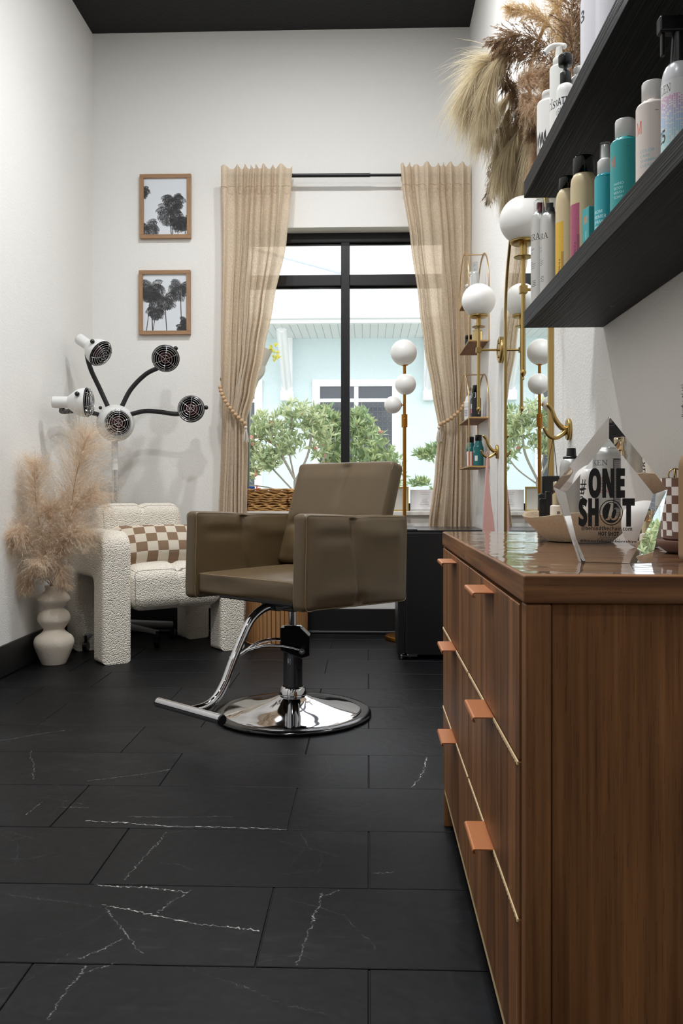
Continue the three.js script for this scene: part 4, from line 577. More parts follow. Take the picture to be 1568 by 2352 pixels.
// ---------------------------------------------------------------- palm prints
{
  const frond = (g, x, y, a, l, r, c) => { g.strokeStyle = c; g.lineCap = 'round'; let px = x, py = y, an = a; const n = 26; for (let i = 0; i < n; i++) { const t = i / n, s = l / n, nx = px + Math.cos(an) * s, ny = py + Math.sin(an) * s; g.lineWidth = l * 0.018 * (1 - t) + 1; g.beginPath(); g.moveTo(px, py); g.lineTo(nx, ny); g.stroke(); const q = l * 0.34 * Math.sin(PI * (0.12 + 0.8 * t)); for (const s2 of [-1, 1]) { const la = an + s2 * (0.7 + 0.35 * r()); let ex = nx + Math.cos(la) * q * 0.8, ey = ny + Math.sin(la) * q * 0.6 + q * 0.45; g.lineWidth = 1.6 + r() * 2.2; g.beginPath(); g.moveTo(nx, ny); g.quadraticCurveTo(nx + Math.cos(la) * q * 0.5, ny + Math.sin(la) * q * 0.5, ex, ey); g.stroke(); } px = nx; py = ny; let d = Math.cos(an) >= 0 ? 1 : -1; an += d * 0.052 * (1 + t); } };
  const palm = (g, x, y, s, bottom, r, lean = 0) => { g.strokeStyle = '#242426'; g.lineWidth = s * 0.05 + 2; g.beginPath(); g.moveTo(x, y); g.quadraticCurveTo(x + lean * 0.2, (y + bottom) / 2, x + lean, bottom); g.stroke(); for (let i = 0; i < 17; i++) { const a = -PI / 2 + (i - 8) / 8 * 2.5 + (r() - 0.5) * 0.25; frond(g, x, y, a, s * (0.75 + r() * 0.4), r, ['#1c1c1e', '#2a2a2c', '#3a3a3c'][i % 3]); } };
  const sky = (g, W, H) => { g.fillStyle = '#d9dde2'; g.fillRect(0, 0, W, H); };
  const A = canvasTex(576, 736, (g, W, H) => { sky(g, W, H); const r = rng(5); palm(g, -35, 170, 120, 800, r); palm(g, 390, 280, 175, 760, r, -10); palm(g, 350, 440, 190, 760, r, 15); palm(g, 45, 640, 190, 900, r); palm(g, 545, 560, 150, 800, r); palm(g, 450, 560, 120, 800, r); });
  const B = canvasTex(576, 736, (g, W, H) => { sky(g, W, H); const r = rng(15); palm(g, 110, 170, 190, 760, r, 20); palm(g, 95, 250, 140, 740, r, -50); palm(g, 490, 170, 160, 760, r, 20); palm(g, 290, 320, 170, 760, r, 25); palm(g, 165, 470, 130, 760, r, -40); palm(g, 570, 620, 110, 800, r); palm(g, 540, 700, 110, 900, r); });
  const frameM = M({ color: 0xb18a66, roughness: 0.5, map: rep(dataTex(128, 128, (u, v) => { const k = 225 + 40 * (fbm(u * 5, v * 40, 2, 5, 40) - 0.5); return [k, k, k]; }, true), 4, 4) });
  for (const [tex, y0, y1, x0, x1, l] of [[A, 2.404, 2.796, -1.392, -1.078, 'upper framed black and white palm tree print'], [B, 1.817, 2.21, -1.397, -1.081, 'lower framed black and white palm tree print']]) {
    const w = x1 - x0, h = y1 - y0, t = thing('framed_palm_print', l, 'picture', [(x0 + x1) / 2, y0, -5.078]), b = 0.024, z = 0.024;
    const fr = mesh('frame', merge([rbox(-w / 2, w / 2, 0, b, 0, z, 0.0015), rbox(-w / 2, w / 2, h - b, h, 0, z, 0.0015), rbox(-w / 2, -w / 2 + b, b, h - b, 0, z, 0.0015, 2, true), rbox(w / 2 - b, w / 2, b, h - b, 0, z, 0.0015, 2, true)]), frameM, t);
    mesh('print', new THREE.PlaneGeometry(w - 2 * b + 0.004, h - 2 * b + 0.004).translate(0, h / 2, 0.012), M({ map: tex, roughness: 0.35 }), t);
  }
}
// ---------------------------------------------------------------- mirror, sconces, hooks on the right wall
{
  const m = thing('arched_mirror', 'tall arched mirror with thin brass frame on the right wall', 'mirror', [0, 0, 0]), zc = -3.245, R = 0.455, y0 = 0.55, ys = 1.61;
  const arch = (r, yb) => { const s = new THREE.Shape(); s.moveTo(-r, yb); s.lineTo(r, yb); s.lineTo(r, ys); s.absarc(0, ys, r, 0, PI, false); s.lineTo(-r, yb); return s; };
  const fs = arch(R, y0); fs.holes.push(arch(R - 0.014, y0 + 0.014)); const fg = new THREE.ExtrudeGeometry(fs, { depth: 0.015, bevelEnabled: true, bevelSize: 0.001, bevelThickness: 0.001, bevelSegments: 1, curveSegments: 40 }); fg.rotateY(-PI / 2); fg.translate(XR - 0.001, 0, zc); mesh('frame', fg, gold, m);
  const gg = new THREE.ExtrudeGeometry(arch(R - 0.013, y0 + 0.013), { depth: 0.004, bevelEnabled: false, curveSegments: 40 }); gg.rotateY(-PI / 2); gg.translate(0.6065, 0, zc); mesh('mirror_glass', gg, mirrorMat, m);
  // sconces
  const sc = thing('wall_sconce', 'brass wall sconce with opal globe at the far side of the mirror', 'sconce', [XR, 1.507, -3.84], 0, 'brass globe sconces beside the mirror');
  const px = -0.109;
  mesh('back_plate', lathe([[0, 0], [0.058, 0], [0.06, 0.003], [0.06, 0.014], [0.055, 0.019], [0.05, 0.02], [0.046, 0.016], [0, 0.016]], 40).rotateZ(PI / 2), gold, sc);
  for (const y of [-0.032, 0.032]) mesh('plate_screw', ball(-0.018, y, 0, 0.006, 12, 8), gold, sc);
  mesh('arm', rod([-0.012, 0, 0], [px, 0, 0], 0.0052), gold, sc);
  mesh('block', rbox(px - 0.0125, px + 0.0125, -0.0125, 0.0125, -0.0125, 0.0125, 0.0015), gold, sc);
  mesh('stem', merge([rod([px, 0.01, 0], [px, 0.105, 0], 0.0075, 0.0062, 18), rod([px, -0.262, 0], [px, -0.01, 0], 0.0075, 0.0068, 18)]), gold, sc);
  mesh('finial', lathe(smoothProfile([[0, -0.295], [0.0035, -0.292], [0.0025, -0.286], [0.004, -0.282], [0.0095, -0.272], [0.0085, -0.265], [0.0075, -0.262]], 24), 20).translate(px, 0, 0), gold, sc);
  mesh('drip_disc', lathe([[0, 0.105], [0.029, 0.104], [0.031, 0.1065], [0.029, 0.108], [0, 0.109]], 36).translate(px, 0, 0), gold, sc);
  mesh('neck', rod([px, 0.108, 0], [px, 0.15, 0], 0.0115, 0.0115, 22), gold, sc);
  mesh('cup', lathe([[0, 0.147], [0.034, 0.147], [0.043, 0.152], [0.043, 0.158], [0.034, 0.161], [0, 0.161]], 40).translate(px, 0, 0), gold, sc);
  mesh('globe', ball(px, 0.226, 0, 0.0765, 44, 32), opal, sc);
  dup(sc, 'brass wall sconce with opal globe at the near side of the mirror', [XR, 1.517, -2.74]);
  // double coat hooks
  const hk = (label, z) => {
    const t = thing('wall_hook', label, 'hook', [XR, 1.048, z]);
    mesh('back_plate', lathe([[0, 0], [0.023, 0], [0.0245, 0.002], [0.0245, 0.009], [0.022, 0.012], [0, 0.012]], 32).scale(1, 1, 1).rotateZ(PI / 2).scale(1, 1.35, 1), gold, t);
    const taper = (pts, r0, r1) => { const g = tube(pts, 1, 30, 10), p = g.attributes.position, cv = new THREE.CatmullRomCurve3(pts.map((q) => V3(...q)), false, 'centripetal'); for (let i = 0; i < p.count; i++) { const k = Math.floor(i / 11), c = cv.getPointAt(k / 30), r = lerp(r0, r1, k / 30); p.setXYZ(i, c.x + (p.getX(i) - c.x) * r, c.y + (p.getY(i) - c.y) * r, c.z + (p.getZ(i) - c.z) * r); } return g; };
    mesh('upper_prong', merge([taper([[-0.01, 0, 0], [-0.026, 0.006, 0], [-0.045, 0.03, 0], [-0.058, 0.062, 0], [-0.068, 0.074, 0]], 0.0085, 0.0062), ball(-0.068, 0.074, 0, 0.0064, 12, 8)]), gold, t);
    mesh('lower_prong', merge([taper([[-0.01, -0.002, 0], [-0.026, -0.016, 0], [-0.046, -0.026, 0], [-0.066, -0.018, 0], [-0.08, 0.004, 0]], 0.0085, 0.0045), ball(-0.08, 0.004, 0, 0.0046, 12, 8)]), gold, t);
    return t;
  };
  hk('brass double hook beyond the mirror holding a pink cape', -3.97); hk('brass double hook between mirror and dresser', -2.56);
  // pink item hanging from the far hook
  const pk = thing('pink_hair_cape', 'pale pink folded cape hanging from the far brass hook', 'cape', [XR - 0.05, 1.02, -3.97]), ps = new THREE.Shape(); ps.moveTo(0, 0.0); ps.bezierCurveTo(0.004, -0.12, 0.008, -0.15, 0.014, -0.22); ps.bezierCurveTo(0.03, -0.3, 0.035, -0.4, 0.033, -0.47); ps.lineTo(-0.024, -0.47); ps.bezierCurveTo(-0.022, -0.34, -0.016, -0.22, -0.002, -0.0); ps.closePath();
  const pkM = M({ color: 0xe3b3ab, roughness: 0.35, transmission: 0.25, thickness: 0 }); mesh('cape', new THREE.ExtrudeGeometry(ps, { depth: 0.012, bevelEnabled: true, bevelSize: 0.003, bevelThickness: 0.004, bevelSegments: 2, curveSegments: 14 }).translate(0.0, 0, -0.006), pkM, pk); mesh('loop', tube([[0, -0.005, 0], [-0.006, 0.012, 0.004], [-0.002, 0.03, 0], [0.004, 0.012, -0.004], [0, -0.005, 0]], 0.0015, 24, 6), pkM, pk);
  // black tools hanging on a cord from the near hook
  const tl = thing('black_holster_pouch', 'black tool pouch hanging by a cord from the near hook', 'pouch', [XR - 0.052, 1.022, -2.56]);
  mesh('cord', merge([tube([[0.0, 0, 0], [-0.012, -0.06, 0.004], [-0.018, -0.125, 0.004]], 0.0012, 12, 5), tube([[0.0, 0, 0], [0.006, -0.06, 0.004], [0.012, -0.125, 0.004]], 0.0012, 12, 5)]), M({ color: 0x4a4744, roughness: 0.8 }), tl);
  mesh('upper_pouch', rbox(-0.035, 0.03, -0.24, -0.115, -0.008, 0.01, 0.004), blackPlastic, tl); mesh('lower_pouch', rbox(-0.06, 0.0, -0.26, -0.165, -0.0, 0.022, 0.006).rotateZ(0.07), blackPlastic, tl);
  mesh('strap', rbox(-0.03, -0.02, -0.3, -0.14, 0.011, 0.014, 0.001), blackPlastic, tl);
}
// ---------------------------------------------------------------- arched wire wall shelves
const woodShelf = M({ map: rep(oakTex, 3, 3), color: 0xffe9d2, roughness: 0.6 });
function wireShelf(label, y) {
  const t = thing('arched_wire_shelf', label, 'wall shelf', [XR, y, -4.465]), w = 0.215, xs = [-0.004, -0.104], r = 0.0032;
  const pts = (x) => { const p = [[x, 0, w]]; p.push([x, 0.14, w], [x, 0.28, w]); for (let i = 0; i <= 16; i++) { const a = i / 16 * PI; p.push([x, 0.285 + Math.sin(a) * 0.212, Math.cos(a) * w]); } p.push([x, 0.14, -w], [x, 0, -w]); return p; };
  for (const x of xs) mesh('arch_wire', tube(pts(x), r, 110, 7), goldPale, t);
  mesh('cross_wire', rod([xs[0], 0.497, 0], [xs[1], 0.497, 0], r, r, 7), goldPale, t);
  for (const yy of [0.002, 0.25]) { const b = mesh('shelf_board', rbox(xs[1] + 0.003, xs[0] - 0.002, yy - 0.004, yy + 0.006, -w + 0.004, w - 0.004, 0.001), woodShelf, t); mesh('edge_rail', merge([rod([xs[1], yy, -w], [xs[1], yy, w], r, r, 7), rod([xs[0], yy, -w], [xs[0], yy, w], r, r, 7), rod([xs[1], yy, w], [xs[0], yy, w], 0.0055, 0.0055, 7), rod([xs[1], yy, -w], [xs[0], yy, -w], 0.0055, 0.0055, 7)]), goldPale, b); }
  return t;
}
wireShelf('upper arched brass wire shelf with wooden boards', 1.622); wireShelf('lower arched brass wire shelf with wooden boards', 0.984);
// ---------------------------------------------------------------- black floating shelves
const SH_X = 0.408, SH_Z0 = -2.205, SH_Z1 = -0.75;
for (const [y, l] of [[1.288, 'lower black wood grain floating shelf of the two'], [1.628, 'upper black wood grain floating shelf of the two']]) {
  const s = thing('floating_shelf', l, 'shelf', [0, y, 0]); mesh('board', rbox(SH_X, XR - 0.0005, 0, 0.043, SH_Z0, SH_Z1, 0.0015, 2).translate(0, 0, 0), ashBlack, s);
  for (const z of [-1.95, -1.35, -0.95]) mesh('screw_hole', lathe([[0.003, 0], [0.006, -0.0004], [0.006, 0.0]], 14).translate(XR - 0.05, 0, z), blackPlastic, s);
}
{ // grain along the shelf's length
  const fix = (g) => { const p = g.attributes.position, n = g.attributes.normal, u = g.attributes.uv; for (let i = 0; i < p.count; i++) { const ay = Math.abs(n.getY(i)), ax = Math.abs(n.getX(i)); if (ay > 0.7) u.setXY(i, p.getZ(i), p.getX(i)); else if (ax > 0.7) u.setXY(i, p.getZ(i), p.getY(i)); else u.setXY(i, p.getX(i), p.getY(i)); } };
  scene.traverse((o) => { if (o.name === 'board' && o.parent.name.startsWith('floating_shelf')) fix(o.geometry); });
}
// ---------------------------------------------------------------- bottles
const label360 = (w, h, bg, draw) => canvasTex(w, h, (g, W, H) => { g.fillStyle = bg; g.fillRect(0, 0, W, H); draw(g, W, H); }, true);
// u = 0.75 looks to the left (-x), u = 0 / 1 to the camera, u = 0.25 to the wall
function bottle(name, label, category, pos, o) {
  const t = thing(name, label, category, pos, o.turn ?? 0, o.group), { r, h } = o, sh = o.shoulder ?? 0.015, nr = o.neck ?? r * 0.6, nh = o.neckH ?? 0.006;
  const prof = [[0, 0], [r - 0.003, 0], [r - 0.0006, 0.0012], [r, 0.004], [r, h - sh]]; for (let i = 1; i <= 8; i++) { const a = i / 8 * PI / 2; prof.push(o.slope ? [lerp(r, nr, i / 8), h - sh + sh * (0.5 - 0.5 * Math.cos(i / 8 * PI))] : [nr + (r - nr) * Math.cos(a), h - sh + sh * Math.sin(a)]); } prof.push([nr, h + nh], [0, h + nh]);
  mesh('body', lathe(prof, 40), o.mat, t);
  if (o.tex) { const y0 = o.ly0 ?? 0.004, y1 = o.ly1 ?? h - sh; mesh('label', new THREE.CylinderGeometry(r + 0.0004, r + 0.0004, y1 - y0, 40, 1, true).translate(0, (y0 + y1) / 2, 0), M({ map: o.tex, roughness: o.lr ?? 0.4, metalness: o.lm ?? 0 }), t); }
  if (o.cap) { const c = o.cap, y = h + nh * 0.5; mesh('cap', lathe([[0, y], [c.r, y], [c.r, y + c.h - 0.003], [c.r - 0.001, y + c.h - 0.0008], [c.r - 0.003, y + c.h], [0, y + c.h]], 36), c.mat, t); }
  if (o.extra) o.extra(t, h);
  return t;
}
const cy = (x0, w) => x0 * w;
const silverCan = M({ color: 0xbdbcb8, roughness: 0.38, metalness: 0.75 }), creamCan = M({ color: 0xcdbb94, roughness: 0.42 }), teal = M({ color: 0x2f9a9b, roughness: 0.35 }), blush = M({ color: 0xdcd0c8, roughness: 0.4 }), milk = M({ color: 0xe3e1de, roughness: 0.35 }), darkTeal = M({ color: 0x0f6668, roughness: 0.25 }), blackBottle = M({ color: 0x121114, roughness: 0.18 });
const nozzle = (c, y0, r = 0.008) => (t, h) => mesh('nozzle', merge([rod([0, h, 0], [0, h + 0.02, 0], r, r * 0.85, 18), rbox(-0.007, 0.012, h + 0.012, h + 0.026, -0.006, 0.006, 0.002)]), c, t);
const SY = 1.331, UY = 1.671;
const clearCap = (r, hh, col) => (t, h) => { mesh('nozzle', merge([rod([0, h, 0], [0, h + 0.018, 0], 0.011, 0.009, 18), rbox(-0.012, 0.006, h + 0.014, h + 0.03, -0.006, 0.006, 0.002)]), M({ color: col, roughness: 0.4 }), t); mesh('clear_cap', lathe([[r, h - 0.001], [r, h + hh - 0.004], [r - 0.003, h + hh], [0, h + hh]], 32), clearPlastic, t); };
const kenra = (sub, seed) => label360(1024, 1024, '#bdbbb6', (g, W, H) => {
  g.fillStyle = '#2c2b2b'; g.textAlign = 'center'; const cx = 0.76 * W; g.font = '112px serif'; g.fillText('KENRA', cx, 210); g.font = '34px sans-serif'; sub.forEach((s, i) => g.fillText(s, cx, 330 + i * 48)); g.font = '22px sans-serif'; for (let i = 0; i < 4; i++) { g.fillRect(cx - 110, 480 + i * 26, 170 + (i * 53) % 60, 5); } g.font = '52px serif'; g.fillText('13', cx, 800);
  for (let i = 0; i < 4; i++) g.fillRect(cx + 40, 720 + i * 22, 80, 6);
  g.fillStyle = '#3a393a'; g.fillRect(0.1 * W, 190, 0.2 * W, 780); g.fillStyle = '#8f8e8c'; const r = rng(seed); for (let y = 205; y < 950; y += 11) g.fillRect(0.11 * W, y, 0.18 * W * (0.6 + 0.4 * r()), 3);
  g.fillStyle = '#b04a6a'; g.fillRect(0, 0, 0, 0);
});
bottle('hairspray_can', 'silver hairspray can at the far end of the lower shelf, behind another', 'spray can', [0.444, SY, -2.158], { r: 0.0262, h: 0.238, shoulder: 0.024, neck: 0.02, neckH: 0.003, mat: silverCan, tex: kenra(['FAST MEGA', 'SPRAY'], 1), ly1: 0.21, lm: 0.5, lr: 0.35, extra: clearCap(0.0195, 0.036, 0x9c4458) });
bottle('hairspray_can', 'silver hairspray can with clear cap and grey nozzle on the lower shelf', 'spray can', [0.452, SY, -2.085], { r: 0.0255, h: 0.212, shoulder: 0.022, neck: 0.0205, neckH: 0.003, mat: silverCan, tex: kenra(['VOLUME', 'IDENTITY'], 2), ly1: 0.187, lm: 0.5, lr: 0.35, turn: -0.15, extra: clearCap(0.0205, 0.038, 0x4c515c) });
const davines = (col, acc) => label360(1024, 1024, '#cdbb94', (g, W, H) => { g.fillStyle = col; g.fillRect(0.62 * W, 250, 0.29 * W, 774); g.fillStyle = acc; const r = rng(3); for (let i = 0; i < 900; i++) g.fillRect(0.62 * W + r() * 0.29 * W, 250 + r() * 770, 3, 3); g.save(); g.translate(0.86 * W, 960); g.rotate(-PI / 2); g.fillStyle = '#4a2030'; g.font = 'bold 44px sans-serif'; g.fillText('This is a', 60, 0); g.font = '30px sans-serif'; for (let i = 0; i < 3; i++) g.fillRect(60, 20 + i * 14, 260, 5); g.restore(); g.fillStyle = col; g.fillRect(0.14 * W, 120, 0.22 * W, 904); });
bottle('mousse_can', 'cream aerosol can with yellow label and black cap', 'spray can', [0.455, SY, -1.925], { r: 0.0262, h: 0.212, shoulder: 0.028, neck: 0.019, mat: creamCan, tex: davines('#d8ab2c', '#f0d76a'), ly1: 0.183, cap: { r: 0.0192, h: 0.03, mat: blackGloss } });
bottle('mousse_can', 'taller cream aerosol can with magenta label and black cap', 'spray can', [0.457, SY, -1.79], { r: 0.0268, h: 0.196, shoulder: 0.02, neck: 0.0215, mat: creamCan, tex: davines('#a34766', '#c57a92'), ly1: 0.176, cap: { r: 0.0218, h: 0.038, mat: blackGloss } });
{ // small teal carton
  const t = thing('teal_carton', 'small teal box standing on the lower shelf', 'box', [0.452, SY, -1.705], 0.25), tx = canvasTex(128, 384, (g) => { g.fillStyle = '#2a9c9e'; g.fillRect(0, 0, 128, 384); g.fillStyle = '#d97a4a'; g.font = 'bold 80px sans-serif'; g.fillText('M', 30, 120); g.save(); g.translate(80, 370); g.rotate(-PI / 2); g.fillStyle = '#d7eeee'; g.font = '26px sans-serif'; g.fillText('MOROCCANOIL', 10, 0); g.restore(); });
  mesh('carton', rbox(-0.014, 0.014, 0, 0.1, -0.014, 0.014, 0.0008), teal, t); mesh('printed_face', new THREE.PlaneGeometry(0.026, 0.098).rotateY(-PI / 2).translate(-0.0143, 0.05, 0), M({ map: tx, roughness: 0.4 }), t);
  const w = thing('white_carton', 'white box at the back of the lower shelf between the cans', 'box', [0.57, SY, -1.93], 0); mesh('carton', merge([rbox(-0.02, 0.02, 0, 0.16, -0.02, 0.02, 0.002), rbox(-0.0205, 0.0205, 0.16, 0.2, -0.0205, 0.0205, 0.002)]), milk, w);
}
const moroc = (bg, ink, lines) => label360(1024, 1024, bg, (g, W, H) => { g.fillStyle = '#cc5a3a'; g.save(); g.translate(0.8 * W, 330); g.font = '210px sans-serif'; g.scale(0.5, 1); g.fillText('M', -90, 0); g.restore(); g.fillStyle = ink; g.font = '46px sans-serif'; lines.forEach((s, i) => g.fillText(s, 0.82 * W, 560 + i * 56)); g.font = '60px sans-serif'; g.fillText('HYDRATION', 0.7 * W, 930); g.fillStyle = '#555'; g.fillRect(0.97 * W, 90, 40, 6); });
bottle('spray_bottle', 'slim translucent teal spray bottle with white pump', 'bottle', [0.457, SY, -1.628], { r: 0.0195, h: 0.138, shoulder: 0.006, neck: 0.012, mat: M({ color: 0x28a6b4, roughness: 0.15, transmission: 0.25, thickness: 0.03 }), tex: label360(512, 512, '#29a3ae', (g, W) => { g.fillStyle = '#d7f0f2'; g.font = '34px sans-serif'; ['FROM', 'PRIMER', 'SPRAY', 'PROTECT', 'SHINE'].forEach((s, i) => g.fillText(s, 0.74 * W, 280 + i * 40)); }), ly1: 0.13, extra: (t, h) => { mesh('pump_collar', lathe([[0, h], [0.0145, h], [0.0145, h + 0.026], [0.011, h + 0.03], [0, h + 0.03]], 28), whitePlastic, t); mesh('pump_head', rod([0, h + 0.03, 0], [0, h + 0.058, 0], 0.0075, 0.007, 18), whitePlastic, t); mesh('clear_cap', lathe([[0.0098, h + 0.028], [0.0098, h + 0.062], [0, h + 0.063]], 24), clearPlastic, t); } });
bottle('shampoo_bottle', 'teal shampoo bottle with white cap on the lower shelf', 'bottle', [0.458, SY, -1.507], { r: 0.0248, h: 0.153, shoulder: 0.006, neck: 0.017, mat: teal, tex: moroc('#2b9d9d', '#bfe3e3', ['HAND', 'BODY', 'WASH', 'SOAP']), ly1: 0.147, cap: { r: 0.0172, h: 0.034, mat: whitePlastic } });
bottle('conditioner_bottle', 'blush white shampoo bottle with orange letter and white cap', 'bottle', [0.459, SY, -1.364], { r: 0.0258, h: 0.152, shoulder: 0.007, neck: 0.017, mat: blush, tex: moroc('#d9cdc5', '#7fb3c0', ['COLOR', 'CARE', 'SHAMPOO', 'CLEANSE', '']), ly1: 0.145, cap: { r: 0.0172, h: 0.032, mat: whitePlastic } });
bottle('trigger_spray_bottle', 'spray bottle with rainbow label and black sprayer at the right edge', 'bottle', [0.459, SY, -1.253], { r: 0.024, h: 0.16, shoulder: 0.03, neck: 0.011, mat: M({ color: 0xcfcfd2, roughness: 0.25 }), tex: label360(1024, 512, '#d9d9da', (g, W, H) => { const gr = g.createLinearGradient(0, 60, 0, 400); gr.addColorStop(0, '#e46aa8'); gr.addColorStop(0.5, '#8fb7e6'); gr.addColorStop(1, '#7fdcd6'); g.fillStyle = gr; const r = rng(6); for (let y = 90; y < 400; y += 7) for (let x = 0; x < W; x += 22) if (r() < 0.75) g.fillRect(x, y, 16, 5); g.fillStyle = '#555'; g.font = '70px serif'; g.fillText('LEN', 0.74 * W, 70); g.fillStyle = '#222'; g.font = 'bold 110px sans-serif'; g.fillText('25', 0.7 * W, 360); g.fillStyle = '#262629'; g.fillRect(0, 420, W, 60); }), ly1: 0.13, extra: (t, h) => { mesh('sprayer', merge([rod([0, h, 0], [0, h + 0.045, 0], 0.012, 0.009, 20), rbox(-0.03, 0.012, h + 0.045, h + 0.07, -0.009, 0.009, 0.004), rbox(-0.026, -0.02, h + 0.012, h + 0.046, -0.004, 0.004, 0.002)]), blackPlastic, t); } });
// upper shelf
const script = (txt, bg, o = {}) => label360(1024, 1024, bg, (g, W, H) => { g.fillStyle = o.ink ?? '#2b2a2a'; (o.lines ?? []).forEach(([s, f, x, y, c]) => { g.font = f; g.fillStyle = c ?? '#2b2a2a'; g.textAlign = 'center'; g.fillText(s, x * W, y); }); });
const scribble = (seed) => label360(1024, 1024, '#e2e0dc', (g, W, H) => { const r = rng(seed); g.strokeStyle = '#2a2828'; for (let k = 0; k < 2; k++) { g.lineWidth = 16 - k * 6; g.beginPath(); for (let i = 0; i < 40; i++) { const x = (0.6 + 0.32 * i / 40) * W, y = 560 + k * 190 + Math.sin(i * 1.3) * 90 + (r() - 0.5) * 60; i ? g.lineTo(x, y) : g.moveTo(x, y); } g.stroke(); } });
bottle('white_canister', 'white canister with black script at the far end of the upper shelf', 'bottle', [0.468, UY, -2.162], { r: 0.034, h: 0.19, shoulder: 0.01, neck: 0.02, mat: milk, tex: scribble(4), ly1: 0.18, cap: { r: 0.022, h: 0.02, mat: whitePlastic } });
bottle('pump_bottle', 'tall white pump bottle with white pump on the upper shelf', 'bottle', [0.468, UY, -2.07], { r: 0.0215, h: 0.232, shoulder: 0.006, neck: 0.012, mat: milk, tex: label360(1024, 1024, '#e0dfdb', (g, W) => { g.fillStyle = '#33312f'; g.font = 'italic 150px serif'; g.textAlign = 'center'; g.fillText('Curls', 0.72 * W, 480); }), ly1: 0.226, extra: (t, h) => { mesh('pump_collar', lathe([[0, h], [0.014, h], [0.014, h + 0.018], [0.01, h + 0.022], [0, h + 0.022]], 24), whitePlastic, t); mesh('pump_stem', rod([0, h + 0.02, 0], [0, h + 0.045, 0], 0.0085, 0.0085, 18), whitePlastic, t); const a = mesh('pump_head', merge([tube([[0.012, h + 0.048, 0.004], [0, h + 0.052, 0], [-0.018, h + 0.05, -0.002], [-0.034, h + 0.036, -0.004]], 0.0068, 24, 10), ball(0.012, h + 0.048, 0.004, 0.0068)]), whitePlastic, t); } });
bottle('pump_bottle', 'short white bottle with black pump and bold lettering', 'bottle', [0.456, UY, -1.948], { r: 0.021, h: 0.128, shoulder: 0.02, neck: 0.011, mat: milk, tex: label360(1024, 512, '#e3e2e0', (g, W) => { g.fillStyle = '#1c1b1b'; g.font = 'bold 120px sans-serif'; g.fillText('KERATIN', 0.6 * W, 150); g.font = '96px sans-serif'; g.fillText('COMPLEX', 0.6 * W, 250); g.fillStyle = '#e0567f'; g.font = '60px sans-serif'; g.fillText('care', 0.76 * W, 340); }), ly1: 0.105, extra: (t, h) => { mesh('pump_collar', lathe([[0, h], [0.0125, h], [0.0125, h + 0.026], [0.007, h + 0.032], [0, h + 0.032]], 24), blackPlastic, t); mesh('pump_head', merge([rod([0, h + 0.03, 0], [0, h + 0.05, 0], 0.005, 0.005), lathe([[0, h + 0.046], [0.016, h + 0.046], [0.0165, h + 0.066], [0.012, h + 0.07], [0, h + 0.07]], 28), tube([[0.01, h + 0.066, 0.006], [-0.0, h + 0.072, 0], [-0.012, h + 0.068, -0.006]], 0.004, 10, 8)]), blackPlastic, t); } });
bottle('white_bottle', 'white bottle with plain cap behind the black pump bottle', 'bottle', [0.49, UY, -1.955], { r: 0.021, h: 0.15, shoulder: 0.012, neck: 0.013, mat: milk, tex: script('', '#e2e1de', { lines: [['SIMPLE', '70px sans-serif', 0.93, 330], ['line care', '36px sans-serif', 0.95, 180]] }), ly1: 0.138, cap: { r: 0.0135, h: 0.018, mat: whitePlastic } });
bottle('litre_bottle', 'large white litre bottle with yellow green nozzle cap', 'bottle', [0.49, UY, -1.805], { r: 0.0345, h: 0.255, shoulder: 0.02, neck: 0.014, mat: M({ color: 0xd9d8de, roughness: 0.3 }), tex: label360(1024, 1024, '#d9d8de', (g, W) => { g.fillStyle = '#26252a'; g.font = 'bold 150px sans-serif'; g.fillText('6-3', 0.62 * W, 210); }), ly1: 0.235, cap: { r: 0.0135, h: 0.04, mat: M({ color: 0xd3dc1e, roughness: 0.35 }) } });
bottle('litre_bottle', 'large white litre bottle nearest the viewer on the upper shelf', 'bottle', [0.478, UY, -1.645], { r: 0.0345, h: 0.265, shoulder: 0.02, neck: 0.014, mat: M({ color: 0xd9d8de, roughness: 0.3 }), cap: { r: 0.0135, h: 0.04, mat: whitePlastic } });
// wire shelf contents
bottle('silver_bottle', 'tall silver bottle with clear tube cap on the upper wire shelf', 'bottle', [0.555, 1.879, -4.36], { r: 0.0205, h: 0.115, shoulder: 0.004, neck: 0.019, mat: M({ color: 0xc5c7c4, roughness: 0.3, metalness: 0.4 }), extra: (t, h) => { mesh('clear_cap', lathe([[0.017, h], [0.017, h + 0.055], [0.0, h + 0.056]], 24), clearPlastic, t); mesh('inner_pump', rod([0, h, 0], [0, h + 0.045, 0], 0.008, 0.006), chrome, t); } });
bottle('silver_bottle', 'medium silver bottle beside the tallest on the upper wire shelf', 'bottle', [0.55, 1.879, -4.46], { r: 0.016, h: 0.125, shoulder: 0.004, neck: 0.013, mat: chrome, cap: { r: 0.013, h: 0.02, mat: whitePlastic } });
bottle('silver_bottle', 'shortest silver bottle at the back end of the upper wire shelf', 'bottle', [0.545, 1.879, -4.55], { r: 0.02, h: 0.08, shoulder: 0.004, neck: 0.018, mat: chrome, cap: { r: 0.018, h: 0.02, mat: whitePlastic } });
bottle('amber_bottle', 'clear bottle with amber liquid on the wooden board behind the sconce', 'bottle', [0.565, 1.631, -4.36], { r: 0.026, h: 0.07, shoulder: 0.008, neck: 0.012, mat: M({ color: 0xf2e6c0, roughness: 0.05, transmission: 0.8, thickness: 0.04, attenuationColor: new THREE.Color(0xe8d48a), attenuationDistance: 0.05 }), cap: { r: 0.013, h: 0.03, mat: clearPlastic } });
bottle('black_jar', 'small black jar on the upper wire shelf bottom board', 'jar', [0.548, 1.631, -4.53], { r: 0.028, h: 0.05, shoulder: 0.005, neck: 0.024, mat: blackGloss, cap: { r: 0.026, h: 0.018, mat: blackPlastic } });
